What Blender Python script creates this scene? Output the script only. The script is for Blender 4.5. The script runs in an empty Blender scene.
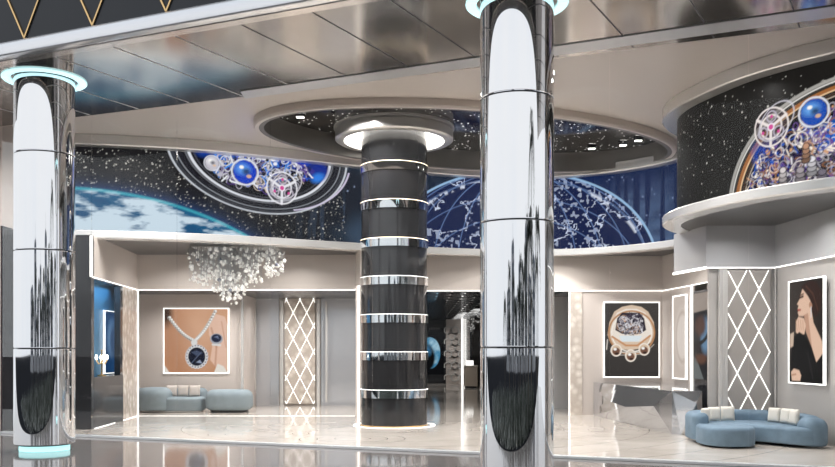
import bpy, bmesh, math, random
import numpy as np
from mathutils import Vector, Matrix
random.seed(7); rng = np.random.default_rng(7)
S = bpy.context.scene; COL = S.collection
PI = math.pi; F = 900.0; EYE = 1.6; CX = 417.5; HY = 352.0

# ------------------------------------------------------------------ helpers
def at(px, y): return (px - CX) * y / F                  # x of a sight line at depth y
def zat(py, y): return EYE + (HY - py) * y / F           # height of a sight line at depth y

def tag(o, label=None, cat=None, group=None, kind=None):
    if label: o['label'] = label
    if cat: o['category'] = cat
    if group: o['group'] = group
    if kind: o['kind'] = kind
    return o
def empty(name, loc=(0,0,0), rz=0, label=None, cat=None, group=None, kind=None):
    o = bpy.data.objects.new(name, None); COL.objects.link(o)
    o.location = loc; o.rotation_euler = (0,0,rz); o.empty_display_size = .1
    return tag(o, label, cat, group, kind)
def obj(name, bm, mat, parent=None, smooth=False, ang=None):
    me = bpy.data.meshes.new(name)
    bmesh.ops.recalc_face_normals(bm, faces=bm.faces[:])
    bm.to_mesh(me); bm.free()
    if smooth:
        for p in me.polygons: p.use_smooth = True
        if ang: me.set_sharp_from_angle(angle=math.radians(ang))
    if isinstance(mat, (list, tuple)):
        for m in mat: me.materials.append(m)
    else: me.materials.append(mat)
    o = bpy.data.objects.new(name, me); COL.objects.link(o)
    if parent: o.parent = parent
    return o
def struct(name, bm, mat, parent=None, **k):
    o = obj(name, bm, mat, parent, **k)
    if not parent: o['kind'] = 'structure'
    return o
def NB(): return bmesh.new()
def add_box(bm, x0, x1, y0, y1, z0, z1, mi=0):
    v = [bm.verts.new((x, y, z)) for z in (z0, z1) for x, y in ((x0,y0),(x1,y0),(x1,y1),(x0,y1))]
    fs = [(0,1,2,3),(4,5,6,7),(0,1,5,4),(1,2,6,5),(2,3,7,6),(3,0,4,7)]
    for f in fs: bm.faces.new([v[i] for i in f]).material_index = mi
    return bm
def box(*a): return add_box(NB(), *a)
def add_prism(bm, pts, z0, z1, mi=0):
    a = [bm.verts.new((x, y, z0)) for x, y in pts]; b = [bm.verts.new((x, y, z1)) for x, y in pts]
    n = len(pts)
    bm.faces.new(a).material_index = mi; bm.faces.new(b).material_index = mi
    for i in range(n):
        bm.faces.new((a[i], a[(i+1)%n], b[(i+1)%n], b[i])).material_index = mi
    return bm
def prism(pts, z0, z1): return add_prism(NB(), pts, z0, z1)
def wall_pts(p, q, t):           # plan rectangle along p-q, thickness t to the left of the direction
    dx, dy = q[0]-p[0], q[1]-p[1]; L = math.hypot(dx, dy); nx, ny = -dy/L*t, dx/L*t
    return [p, q, (q[0]+nx, q[1]+ny), (p[0]+nx, p[1]+ny)]
def add_wall(bm, p, q, t, z0, z1): return add_prism(bm, wall_pts(p, q, t), z0, z1)
def wall(p, q, t, z0, z1): return add_wall(NB(), p, q, t, z0, z1)
def add_lathe(bm, prof, n=64, c=(0,0,0), closed=False):
    rings = []
    for r, z in prof:
        rings.append([bm.verts.new((c[0]+r*math.cos(2*PI*i/n), c[1]+r*math.sin(2*PI*i/n), c[2]+z)) for i in range(n)])
    m = len(rings)
    for k in range(m if closed else m-1):
        a, b = rings[k], rings[(k+1) % m]
        for i in range(n): bm.faces.new((a[i], a[(i+1)%n], b[(i+1)%n], b[i]))
    if not closed:
        bm.faces.new(rings[0]); bm.faces.new(rings[-1])
    return bm
def lathe(prof, n=64, c=(0,0,0), closed=False): return add_lathe(NB(), prof, n, c, closed)
def add_tube(bm, pts, r, n=6):
    pts = [Vector(p) for p in pts]; rings = []
    rr = r if isinstance(r, (list, tuple)) else [r]*len(pts)
    for i, p in enumerate(pts):
        t = (pts[min(i+1, len(pts)-1)] - pts[max(i-1, 0)]).normalized()
        up = Vector((0,0,1)) if abs(t.z) < .9 else Vector((1,0,0))
        a = t.cross(up).normalized(); b = t.cross(a)
        rings.append([bm.verts.new(p + (a*math.cos(2*PI*k/n) + b*math.sin(2*PI*k/n))*rr[i]) for k in range(n)])
    for a, b in zip(rings, rings[1:]):
        for k in range(n): bm.faces.new((a[k], a[(k+1)%n], b[(k+1)%n], b[k]))
    bm.faces.new(rings[0]); bm.faces.new(rings[-1])
    return bm
def add_bar(bm, p, q, w, d, nrm):     # flat bar from p to q, width w, thickness d along nrm
    p, q, nrm = Vector(p), Vector(q), Vector(nrm).normalized()
    t = (q-p).normalized(); s = t.cross(nrm).normalized()*w/2; n = nrm*d
    v = [bm.verts.new(x) for x in (p-s, p+s, q+s, q-s, p-s+n, p+s+n, q+s+n, q-s+n)]
    for f in [(0,1,2,3),(4,5,6,7),(0,1,5,4),(1,2,6,5),(2,3,7,6),(3,0,4,7)]: bm.faces.new([v[i] for i in f])
    return bm
def catmull(P, per=12):
    P = [np.array(p, float) for p in P]; out = []
    Q = [2*P[0]-P[1]] + P + [2*P[-1]-P[-2]]
    for i in range(1, len(Q)-2):
        for k in range(per):
            t = k/per; a, b, c, d = Q[i-1], Q[i], Q[i+1], Q[i+2]
            out.append(.5*((2*b) + (-a+c)*t + (2*a-5*b+4*c-d)*t*t + (-a+3*b-3*c+d)*t**3))
    out.append(P[-1]); return np.array(out)
def resample(path, n):
    d = np.r_[0, np.cumsum(np.hypot(*np.diff(path, axis=0).T))]
    s = np.linspace(0, d[-1], n)
    return np.c_[np.interp(s, d, path[:,0]), np.interp(s, d, path[:,1])], s
def normals2(path):
    t = np.gradient(path, axis=0); t /= np.linalg.norm(t, axis=1)[:,None]
    return np.c_[t[:,1], -t[:,0]]
def sweep(path, prof, closed_prof=True):     # prof: (offset towards front, z)
    bm = NB(); n = normals2(path); rings = []
    for p, nn in zip(path, n):
        rings.append([bm.verts.new((p[0]+nn[0]*o, p[1]+nn[1]*o, z)) for o, z in prof])
    m = len(prof)
    for a, b in zip(rings, rings[1:]):
        for k in range(m if closed_prof else m-1):
            bm.faces.new((a[k], a[(k+1)%m], b[(k+1)%m], b[k]))
    if closed_prof: bm.faces.new(rings[0]); bm.faces.new(rings[-1])
    return bm
def puff(fp, z0, z1, r, rb=None):     # soft upholstered block over footprint fp (ccw)
    fp = np.array(fp, float); bm = NB(); n = len(fp)
    t = np.roll(fp, -1, 0) - np.roll(fp, 1, 0); t /= np.linalg.norm(t, axis=1)[:,None]
    nr = np.c_[t[:,1], -t[:,0]]
    rb = r*.4 if rb is None else rb
    lay = [(rb*(1-math.sin(a)), z0+rb*(1-math.cos(a))) for a in np.linspace(0, PI/2, 4)]
    lay += [(r*(1-math.cos(a)), z1-r*(1-math.sin(a))) for a in np.linspace(0, PI/2, 7)]
    rings = [[bm.verts.new((*(p-q*i), z)) for p, q in zip(fp, nr)] for i, z in lay]
    for a, b in zip(rings, rings[1:]):
        for k in range(n): bm.faces.new((a[k], a[(k+1)%n], b[(k+1)%n], b[k]))
    bm.faces.new(rings[0]); bm.faces.new(rings[-1])
    return bm
def strip_fp(cl, w, caps=8):          # closed footprint of width w round a centre line, round ends
    cl = np.array(cl, float); n = normals2(cl); L = cl - n*w/2; R = cl + n*w/2
    out = list(R)
    a0 = math.atan2(n[-1][1], n[-1][0])
    out += [cl[-1] + w/2*np.array((math.cos(a0+PI*k/caps), math.sin(a0+PI*k/caps))) for k in range(1, caps)]
    out += list(L[::-1])
    a0 = math.atan2(-n[0][1], -n[0][0])
    out += [cl[0] + w/2*np.array((math.cos(a0+PI*k/caps), math.sin(a0+PI*k/caps))) for k in range(1, caps)]
    return out
def superell(cx, cy, rx, ry, p=2.6, n=40, rot=0):
    o = []
    for i in range(n):
        a = 2*PI*i/n; c, s = math.cos(a), math.sin(a)
        x = rx*math.copysign(abs(c)**(2/p), c); y = ry*math.copysign(abs(s)**(2/p), s)
        o.append((cx+x*math.cos(rot)-y*math.sin(rot), cy+x*math.sin(rot)+y*math.cos(rot)))
    return o
def pillow_bm(w, h, t, n=12):         # square cushion standing in xz, pinched corners
    bm = NB(); g = {}
    for side in (-1, 1):
        for i in range(n+1):
            for j in range(n+1):
                u, v = 2*i/n-1, 2*j/n-1
                edge = (i in (0,n)) or (j in (0,n))
                if edge and side == 1: g[(1,i,j)] = g[(-1,i,j)]; continue
                k = (max(0,1-u**4)*max(0,1-v**4))**.5
                pin = 1 - .07*(1-abs(u*v))*(u*u+v*v)/2
                g[(side,i,j)] = bm.verts.new((u*w/2*pin, side*t/2*k, (v*pin+1)*h/2))
        for i in range(n):
            for j in range(n):
                bm.faces.new([g[(side,a,b)] for a,b in ((i,j),(i+1,j),(i+1,j+1),(i,j+1))])
    return bm

# ------------------------------------------------------------------ materials
def mat(name):
    m = bpy.data.materials.new(name); m.use_nodes = True
    nt = m.node_tree; b = nt.nodes['Principled BSDF']
    return m, nt, b
def N(nt, t, **k):
    n = nt.nodes.new(t)
    for a, v in k.items(): setattr(n, a, v)
    return n
def pbr(name, col, rough=.5, metal=0, var=.06, scale=3, bump=0, bscale=40, spec=.5, coat=0, stretch=None, emis=0):
    m, nt, b = mat(name)
    tc = N(nt, 'ShaderNodeTexCoord'); mp = N(nt, 'ShaderNodeMapping')
    nt.links.new(tc.outputs['Object'], mp.inputs[0])
    if stretch: mp.inputs['Scale'].default_value = stretch
    nz = N(nt, 'ShaderNodeTexNoise'); nz.inputs['Scale'].default_value = scale; nz.inputs['Detail'].default_value = 5
    nt.links.new(mp.outputs[0], nz.inputs['Vector'])
    mx = N(nt, 'ShaderNodeMix', data_type='RGBA'); mx.inputs[6].default_value = (*[c*(1-var) for c in col],1)
    mx.inputs[7].default_value = (*[min(1,c*(1+var)) for c in col],1)
    nt.links.new(nz.outputs[0], mx.inputs[0]); nt.links.new(mx.outputs[2], b.inputs['Base Color'])
    b.inputs['Roughness'].default_value = rough; b.inputs['Metallic'].default_value = metal
    b.inputs['Specular IOR Level'].default_value = spec; b.inputs['Coat Weight'].default_value = coat
    b.inputs['Coat Roughness'].default_value = .03
    if emis:
        nt.links.new(mx.outputs[2], b.inputs['Emission Color']); b.inputs['Emission Strength'].default_value = emis
    if bump:
        n2 = N(nt, 'ShaderNodeTexNoise'); n2.inputs['Scale'].default_value = bscale; n2.inputs['Detail'].default_value = 4
        nt.links.new(mp.outputs[0], n2.inputs['Vector'])
        bp = N(nt, 'ShaderNodeBump'); bp.inputs['Strength'].default_value = bump; bp.inputs['Distance'].default_value = .02
        nt.links.new(n2.outputs[0], bp.inputs['Height']); nt.links.new(bp.outputs[0], b.inputs['Normal'])
    return m
def glow(name, col, strength):
    m, nt, b = mat(name)
    b.inputs['Base Color'].default_value = (.8,.8,.8,1)
    nz = N(nt, 'ShaderNodeTexNoise'); nz.inputs['Scale'].default_value = 2
    mx = N(nt, 'ShaderNodeMix', data_type='RGBA')
    mx.inputs[6].default_value = (*[c*.97 for c in col],1); mx.inputs[7].default_value = (*col,1)
    nt.links.new(nz.outputs[0], mx.inputs[0]); nt.links.new(mx.outputs[2], b.inputs['Emission Color'])
    b.inputs['Emission Strength'].default_value = strength
    return m
def screen_mat(name, strength, rough=.35):
    m, nt, b = mat(name)
    a = N(nt, 'ShaderNodeVertexColor'); a.layer_name = 'picture'
    b.inputs['Base Color'].default_value = (.003,.003,.003,1); b.inputs['Roughness'].default_value = rough
    b.inputs['Specular IOR Level'].default_value = .04
    nt.links.new(a.outputs[0], b.inputs['Emission Color']); b.inputs['Emission Strength'].default_value = strength
    return m

M = {}
M['chrome'] = pbr('chrome', (.86,.87,.89), .025, 1, .01)
M['steel'] = pbr('brushed_steel', (.74,.72,.70), .3, 1, .05, stretch=(1,1,30))
M['soffit'] = pbr('soffit_metal', (.52,.485,.455), .13, .9, .05)
M['seam_light'] = pbr('seam_light', (.92,.92,.92), .6, 0, .02)
M['header'] = pbr('header_aluminium', (.80,.81,.83), .35, .5, .03)
M['white_trim'] = pbr('white_trim', (.90,.91,.94), .22, .7, .02)
M['lip'] = pbr('beige_lip', (.93,.87,.82), .2, .75, .03)
M['slate'] = pbr('slate_panel', (.018,.022,.03), .3, .2, .15, 1.2)
M['gold'] = pbr('gold', (.85,.58,.28), .3, 1, .05)
M['ceil'] = pbr('ceiling_taupe', (.74,.675,.63), .3, 0, .03, 1)
M['wall'] = pbr('wall_taupe', (.56,.50,.465), .3, 0, .05, 1.5)
M['bulk'] = pbr('bulkhead_taupe', (.60,.54,.50), .22, 0, .04, 1.2)
M['darkceil'] = pbr('dark_ceiling', (.05,.048,.047), .25, 0, .1)
M['greyunder'] = pbr('grey_underside', (.055,.05,.047), .3, .2, .08)
M['trim'] = pbr('screen_trim', (.85,.84,.83), .26, .6, .03)
M['black_stone'] = pbr('black_marble', (.022,.022,.024), .07, 0, .6, 4, spec=.6, stretch=(1,1,.3))
M['dark_gloss'] = pbr('dark_gloss', (.03,.03,.034), .12, 0, .2)
M['ring_dark'] = pbr('recess_wall', (.20,.19,.18), .42, .3, .1)
M['mirror'] = pbr('mirror', (.80,.81,.83), .03, 1, .01)
M['mirror_soft'] = pbr('mirror_tinted', (.62,.64,.68), .10, 1, .02)
M['bluefab'] = pbr('blue_velvet', (.13,.195,.26), .75, 0, .4, 5, bump=.25, bscale=60)
M['greyblue'] = pbr('grey_blue_fabric', (.225,.275,.305), .75, 0, .2, 6, bump=.25, bscale=60)
M['cream'] = pbr('cream_cushion', (.72,.68,.62), .8, 0, .08, 8, bump=.2, bscale=60)
M['taupe_cush'] = pbr('taupe_cushion', (.55,.49,.45), .8, 0, .08, 8, bump=.2)
M['led'] = glow('led_white', (1,.96,.92), 1.5)
M['ledwarm'] = glow('led_warm', (1,.75,.48), 2.6)
M['lamp'] = glow('lamp_white', (1,.95,.88), 6)
M['cyan'] = glow('cyan_glow', (.40,.93,.95), 1.1)
M['cyanwhite'] = glow('cyan_white_glow', (.58,.95,1), 1.2)
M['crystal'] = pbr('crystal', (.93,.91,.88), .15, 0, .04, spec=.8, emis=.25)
M['crystal_dark'] = pbr('crystal_smoke', (.30,.33,.40), .15, 0, .1, spec=.8)
M['wire'] = pbr('wire', (.5,.5,.5), .4, 1)
M['joint'] = pbr('joint_dark', (.10,.10,.11), .5)
M['fin'] = pbr('pale_fin', (.80,.78,.76), .2, .5, .02)
M['pane_frame'] = pbr('pane_frame', (.5,.5,.5), .3, .8)
M['bluewall'] = pbr('blue_wall', (.045,.15,.26), .35, 0, .1)
M['hexm'] = pbr('hex_white', (.72,.70,.68), .25, .3)
M['bark'] = pbr('palm_bark', (.10,.085,.07), .9, 0, .3, 8)
M['frond'] = pbr('palm_frond', (.022,.032,.022), .6, 0, .3, 5)
M['streak_leaf'] = pbr('streak_leaf', (.45,.48,.46), .4, 0, .2, 5)  # pale blades stand in for bright streaks of sky in the chrome
M['tower'] = pbr('tower_stone', (.35,.36,.38), .6, 0, .1)
M['tower_glass'] = pbr('tower_glass', (.12,.14,.17), .15, .3, .2, 2)
M['poster_dark'] = pbr('frame_back', (.08,.08,.08), .5)
M['panel_grey'] = pbr('panel_grey', (.42,.39,.37), .2, .1, .12, 2)
M['bulk_grey'] = pbr('bulkhead_grey', (.47,.47,.485), .2, .1, .04, 1.2)
M['wall_stone'] = pbr('wall_grey_stone', (.47,.445,.43), .25, 0, .06, 1.5)
M['mirror_panel'] = pbr('mirror_panel', (.60,.62,.66), .12, .45, .03)
M['capital'] = pbr('capital_steel', (.80,.78,.76), .3, .45, .03)
M['plinth_mirror'] = pbr('plinth_mirror', (.60,.61,.64), .05, .86, .03)
M['cab'] = pbr('cabinet_beige', (.55,.47,.40), .4)

def m_pearl():
    m, nt, b = mat('pearl_shell')
    tc = N(nt,'ShaderNodeTexCoord'); v = N(nt,'ShaderNodeTexVoronoi'); v.inputs['Scale'].default_value = 5
    nt.links.new(tc.outputs['Object'], v.inputs['Vector'])
    cr = N(nt,'ShaderNodeValToRGB'); e = cr.color_ramp.elements
    e[0].color = (.78,.73,.67,1); e[1].color = (.50,.44,.39,1); e[1].position = .55
    nt.links.new(v.outputs['Distance'], cr.inputs[0]); nt.links.new(cr.outputs[0], b.inputs['Base Color'])
    bp = N(nt,'ShaderNodeBump'); bp.inputs['Strength'].default_value = .4; bp.inputs['Distance'].default_value = .03
    nt.links.new(v.outputs['Distance'], bp.inputs['Height']); nt.links.new(bp.outputs[0], b.inputs['Normal'])
    b.inputs['Roughness'].default_value = .2
    return m
M['pearl'] = m_pearl()
def m_marble():
    m, nt, b = mat('beige_marble'); L = nt.links
    tc = N(nt,'ShaderNodeTexCoord')
    nz = N(nt,'ShaderNodeTexNoise'); nz.inputs['Scale'].default_value = .8; nz.inputs['Detail'].default_value = 8; nz.inputs['Distortion'].default_value = 1.2
    L.new(tc.outputs['Object'], nz.inputs['Vector'])
    cr = N(nt,'ShaderNodeValToRGB'); e = cr.color_ramp.elements
    e[0].color = (.56,.50,.445,1); e[0].position = .3; e[1].color = (.71,.65,.59,1); e[1].position = .7
    L.new(nz.outputs[0], cr.inputs[0])
    # thin inlaid circles round the black pillar and round side medallions
    def rings(cx, cy, sp, w, rmax):
        sub = N(nt,'ShaderNodeVectorMath', operation='SUBTRACT'); sub.inputs[1].default_value = (cx, cy, 0)
        L.new(tc.outputs['Object'], sub.inputs[0])
        ln = N(nt,'ShaderNodeVectorMath', operation='LENGTH'); L.new(sub.outputs[0], ln.inputs[0])
        dv = N(nt,'ShaderNodeMath', operation='DIVIDE'); dv.inputs[1].default_value = sp; L.new(ln.outputs['Value'], dv.inputs[0])
        fr = N(nt,'ShaderNodeMath', operation='FRACT'); L.new(dv.outputs[0], fr.inputs[0])
        lt = N(nt,'ShaderNodeMath', operation='LESS_THAN'); lt.inputs[1].default_value = w/sp; L.new(fr.outputs[0], lt.inputs[0])
        l2 = N(nt,'ShaderNodeMath', operation='LESS_THAN'); l2.inputs[1].default_value = rmax; L.new(ln.outputs['Value'], l2.inputs[0])
        mu = N(nt,'ShaderNodeMath', operation='MULTIPLY'); L.new(lt.outputs[0], mu.inputs[0]); L.new(l2.outputs[0], mu.inputs[1])
        return mu
    r1 = rings(-.51, 19.7, .9, .02, 9.0); r2 = rings(-3.1, 17.6, .32, .02, 1.2); r3 = rings(-1.2, 16.6, .32, .02, 1.2); r4 = rings(4.0, 18.4, .5, .02, 2.2)
    acc = r1
    for r in (r2, r3, r4):
        mx = N(nt,'ShaderNodeMath', operation='MAXIMUM'); L.new(acc.outputs[0], mx.inputs[0]); L.new(r.outputs[0], mx.inputs[1]); acc = mx
    mu = N(nt,'ShaderNodeMath', operation='MULTIPLY'); mu.inputs[1].default_value = .65; L.new(acc.outputs[0], mu.inputs[0])
    mix = N(nt,'ShaderNodeMix', data_type='RGBA'); mix.inputs[7].default_value = (.20,.16,.13,1)
    L.new(mu.outputs[0], mix.inputs[0]); L.new(cr.outputs[0], mix.inputs[6]); L.new(mix.outputs[2], b.inputs['Base Color'])
    b.inputs['Roughness'].default_value = .07
    return m
M['marble'] = m_marble()
M['plaza'] = pbr('plaza_stone', (.27,.245,.235), .07, 0, .1, .8, spec=.5)
M['asphalt'] = pbr('drive_asphalt', (.02,.021,.024), .6, 0, .8, 1.6, bump=.5, bscale=3, spec=0, stretch=(2.5,.4,1))  # stretched tone noise stands in for sky streaks reflected on wet ground
def m_glass():
    m, nt, b = mat('clear_glass'); L = nt.links
    nt.nodes.remove(b)
    tr = N(nt,'ShaderNodeBsdfTransparent'); tr.inputs[0].default_value = (.965,.975,.975,1)
    gl = N(nt,'ShaderNodeBsdfGlossy'); gl.inputs['Roughness'].default_value = 0
    fr = N(nt,'ShaderNodeFresnel'); fr.inputs[0].default_value = 1.4
    nz = N(nt,'ShaderNodeTexNoise'); nz.inputs['Scale'].default_value = .3
    mu = N(nt,'ShaderNodeMath', operation='MULTIPLY'); mu.inputs[1].default_value = .25
    mx = N(nt,'ShaderNodeMixShader')
    L.new(fr.outputs[0], mu.inputs[0]); L.new(mu.outputs[0], mx.inputs[0])
    L.new(tr.outputs[0], mx.inputs[1]); L.new(gl.outputs[0], mx.inputs[2])
    L.new(mx.outputs[0], nt.nodes['Material Output'].inputs[0])
    return m
M['glass'] = m_glass()
def m_star():
    m, nt, b = mat('starry_ceiling'); L = nt.links
    tc = N(nt,'ShaderNodeTexCoord'); v = N(nt,'ShaderNodeTexVoronoi'); v.inputs['Scale'].default_value = 10
    L.new(tc.outputs['Object'], v.inputs['Vector'])
    lt = N(nt,'ShaderNodeMath', operation='LESS_THAN'); lt.inputs[1].default_value = .17; L.new(v.outputs['Distance'], lt.inputs[0])
    sp = N(nt,'ShaderNodeSeparateColor'); L.new(v.outputs['Color'], sp.inputs[0])
    gt = N(nt,'ShaderNodeMath', operation='GREATER_THAN'); gt.inputs[1].default_value = .4; L.new(sp.outputs[0], gt.inputs[0])
    mu = N(nt,'ShaderNodeMath', operation='MULTIPLY'); L.new(lt.outputs[0], mu.inputs[0]); L.new(gt.outputs[0], mu.inputs[1])
    m2 = N(nt,'ShaderNodeMath', operation='MULTIPLY'); m2.inputs[1].default_value = 1.6; L.new(mu.outputs[0], m2.inputs[0])
    b.inputs['Base Color'].default_value = (.045,.042,.04,1); b.inputs['Roughness'].default_value = .08
    b.inputs['Emission Color'].default_value = (1,.97,.92,1); L.new(m2.outputs[0], b.inputs['Emission Strength'])
    return m
M['star'] = m_star()

# ------------------------------------------------------------------ picture painter (numpy, on mesh colour attributes)
def srgb(c): return tuple(((x/255)/12.92 if x/255 <= .04045 else ((x/255+.055)/1.055)**2.4) for x in c)
class Canvas:
    def __init__(s, W, H, x0, x1, y0, y1):
        s.W, s.H = W, H
        s.X, s.Y = np.meshgrid(np.linspace(x0, x1, W), np.linspace(y0, y1, H))
        s.px = (x1-x0)/(W-1); s.C = np.zeros((H, W, 3))
    def put(s, mask, col, a=1.0):
        m = np.clip(mask*a, 0, 1)[...,None]; s.C = s.C*(1-m) + np.array(srgb(col))*m
    def add(s, mask, col): s.C = s.C + np.clip(mask,0,None)[...,None]*np.array(srgb(col))
    def sd(s, d, soft=None): return np.clip(.5 - d/(soft or s.px*1.2), 0, 1)
    def ell(s, cx, cy, rx, ry, rot=0):
        c, n = math.cos(rot), math.sin(rot); u = (s.X-cx)*c + (s.Y-cy)*n; v = -(s.X-cx)*n + (s.Y-cy)*c
        k = np.sqrt((u/rx)**2 + (v/ry)**2) + 1e-9
        return (k-1)*min(rx, ry)*np.clip(k,.2,1)**0, np.arctan2(v/ry, u/rx), k
    def disc(s, cx, cy, rx, ry=None, col=(255,)*3, rot=0, a=1, soft=None):
        d,_,_ = s.ell(cx, cy, rx, ry or rx, rot); s.put(s.sd(d, soft), col, a)
    def ring(s, cx, cy, rx, ry, w, col, rot=0, a=1, a0=None, a1=None, soft=None):
        d, th, _ = s.ell(cx, cy, rx, ry, rot); m = s.sd(np.abs(d)-w/2, soft)
        if a0 is not None: m = m*((th >= a0) & (th <= a1))
        s.put(m, col, a)
    def line(s, pts, w, col, a=1):
        for (x0,y0),(x1,y1) in zip(pts, pts[1:]):
            dx, dy = x1-x0, y1-y0; L2 = dx*dx+dy*dy+1e-12
            t = np.clip(((s.X-x0)*dx+(s.Y-y0)*dy)/L2, 0, 1)
            s.put(s.sd(np.hypot(s.X-x0-t*dx, s.Y-y0-t*dy)-w/2), col, a)
    def poly(s, pts, col, a=1):
        ins = np.zeros_like(s.X, bool); dm = np.full_like(s.X, 1e9); n = len(pts)
        for i in range(n):
            x0,y0 = pts[i]; x1,y1 = pts[(i+1)%n]
            with np.errstate(divide='ignore', invalid='ignore'):
                ins ^= ((y0 > s.Y) != (y1 > s.Y)) & (s.X < (x1-x0)*(s.Y-y0)/(y1-y0+1e-15)+x0)
            dx, dy = x1-x0, y1-y0; t = np.clip(((s.X-x0)*dx+(s.Y-y0)*dy)/(dx*dx+dy*dy+1e-12), 0, 1)
            dm = np.minimum(dm, np.hypot(s.X-x0-t*dx, s.Y-y0-t*dy))
        s.put(s.sd(np.where(ins, -dm, dm)), col, a)
    def noise(s, sx, sy, oct=4, seed=1):
        r = np.random.default_rng(seed); out = np.zeros_like(s.X); amp = 1; tot = 0
        for o in range(oct):
            u = s.X*sx*2**o + r.random()*50; v = s.Y*sy*2**o + r.random()*50
            G = r.random((128,128)); i = np.floor(u).astype(int); j = np.floor(v).astype(int)
            fu = u-i; fv = v-j; fu = fu*fu*(3-2*fu); fv = fv*fv*(3-2*fv); g = lambda a,b: G[b%128, a%128]
            out += amp*((g(i,j)*(1-fu)+g(i+1,j)*fu)*(1-fv)+(g(i,j+1)*(1-fu)+g(i+1,j+1)*fu)*fv); tot += amp; amp *= .55
        return out/tot
    def stars(s, n, x0, x1, y0, y1, rmax, seed=3, col=(255,250,240), cond=None):
        r = np.random.default_rng(seed)
        for _ in range(n):
            x, y = r.uniform(x0,x1), r.uniform(y0,y1)
            if cond and not cond(x,y): continue
            k = rmax*(.35+.65*r.random()**2)
            i = int((x-s.X[0,0])/s.px); dy = (s.Y[-1,0]-s.Y[0,0])/(s.H-1); j = int((y-s.Y[0,0])/dy); q = 4
            sl = (slice(max(0,j-q), j+q+1), slice(max(0,i-q), i+q+1))
            d = np.hypot(s.X[sl]-x, s.Y[sl]-y); m = np.clip(1.2-d/k, 0, 1)[...,None]*r.uniform(.35,1)
            s.C[sl] = s.C[sl]*(1-m) + np.array(srgb(col))*m
def paint_mesh(name, cv, pos, material, parent=None):     # pos: (H,W,3) vertex positions
    H, W = cv.H, cv.W
    me = bpy.data.meshes.new(name)
    idx = np.arange(H*W).reshape(H, W)
    f = np.stack([idx[:-1,:-1], idx[:-1,1:], idx[1:,1:], idx[1:,:-1]], -1).reshape(-1,4)
    me.vertices.add(H*W); me.vertices.foreach_set('co', np.ascontiguousarray(pos, np.float32).ravel())
    me.loops.add(f.size); me.loops.foreach_set('vertex_index', f.ravel().astype(np.int32))
    me.polygons.add(len(f)); me.polygons.foreach_set('loop_start', np.arange(0, f.size, 4, dtype=np.int32))
    me.update(calc_edges=True)
    ca = me.color_attributes.new('picture', 'FLOAT_COLOR', 'POINT')
    c4 = np.concatenate([np.clip(cv.C,0,4), np.ones((H,W,1))], -1).astype(np.float32)
    ca.data.foreach_set('color', c4.ravel())
    me.materials.append(material); me.validate(); me.polygons.foreach_set('use_smooth', np.ones(len(f), bool)); me.update()
    o = bpy.data.objects.new(name, me); COL.objects.link(o)
    if parent: o.parent = parent
    return o

def gearwork(cv, cx, cy, rx, ry, n, pal, seed, sc, cond=None):   # clutter of small rings, bridges and screws
    r = np.random.default_rng(seed)
    for _ in range(n):
        a, k = r.uniform(0,2*PI), math.sqrt(r.random()); x, y = cx+rx*k*math.cos(a), cy+ry*k*math.sin(a)
        if cond and not cond(x, y): continue
        c = pal[r.integers(len(pal))]; t = r.random(); q = sc*(.4+r.random())
        if t < .4: cv.ring(x, y, q, q*r.uniform(.5,1), sc*.16, c, rot=r.uniform(0,3))
        elif t < .75:
            b = r.uniform(0,PI); cv.line([(x-q*math.cos(b), y-q*math.sin(b)), (x+q*math.cos(b), y+q*math.sin(b))], sc*r.uniform(.15,.4), c)
        else: cv.disc(x, y, q*.45, q*.35, c, rot=r.uniform(0,3))
def tourbillon(cv, x, y, r, metal=(235,232,238), dark=(60,55,70), jewel=(215,70,150)):
    cv.disc(x, y, r*.95, r*.95, dark, a=.55)
    cv.ring(x, y, r, r, r*.09, metal); cv.ring(x, y, r*.62, r*.62, r*.10, metal)
    for k in range(3):
        a = .5+k*2*PI/3; cv.line([(x,y),(x+r*math.cos(a), y+r*math.sin(a))], r*.16, metal)
        ex, ey = x+r*.55*math.cos(a+1), y+r*.55*math.sin(a+1); cv.ring(ex, ey, r*.28, r*.28, r*.08, (190,180,195)); cv.disc(ex, ey, r*.09, r*.09, jewel)
    cv.ring(x+r*.3, y+r*.25, r*1.15, r*.8, r*.05, (210,205,215), rot=.7); cv.disc(x, y, r*.22, r*.22, (245,235,245)); cv.disc(x, y, r*.14, r*.14, jewel)
def ball(cv, x, y, r, c1=(20,60,190), c2=(110,180,255)):
    cv.ring(x, y, r*1.15, r*1.1, r*.14, (225,225,235)); cv.disc(x, y, r, r, c1); cv.disc(x-r*.2, y+r*.25, r*.6, r*.45, c2, a=.7, soft=r*.5)
    cv.disc(x+r*.1, y+r*.05, r*.3, r*.25, (10,15,50), a=.8, soft=r*.3); cv.disc(x-r*.3, y+r*.4, r*.2, r*.15, (255,250,245)); cv.disc(x+r*.35, y-r*.35, r*.22, r*.15, (235,190,140), a=.8)

# ------------------------------------------------------------------ plan lines
GS = .40
def gy(x): return 17.1 - GS*(x+6.5)                      # glass line
def cy(x): return 13.58 - .437*(x+6.3)                   # canopy front edge
XL, XR = -8.25, 8.4
ZS = 6.06; ZC = 6.2                                      # soffit, lobby ceiling

# floors
struct('floor', prism([(XL,gy(XL)),(XR,gy(XR)),(XR,48),(XL,48)], -.12, 0), M['marble'])
def dy_(x): return 8.35 - .437*(x+1.27)                   # plaza edge towards the drive
struct('floor_plaza', prism([(-30,dy_(-30)),(30,dy_(30)),(30,gy(30)),(-30,gy(-30))], -.14, -.004), M['plaza'])
struct('floor_drive', prism([(-300,-400),(300,-400),(300,dy_(300)),(-300,dy_(-300))], -.2, -.03), M['asphalt'])
# threshold rail under the glass
struct('trim_threshold', wall((XL,gy(XL)-.09),(XR,gy(XR)-.09),.16,0,.035), M['header'])

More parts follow.
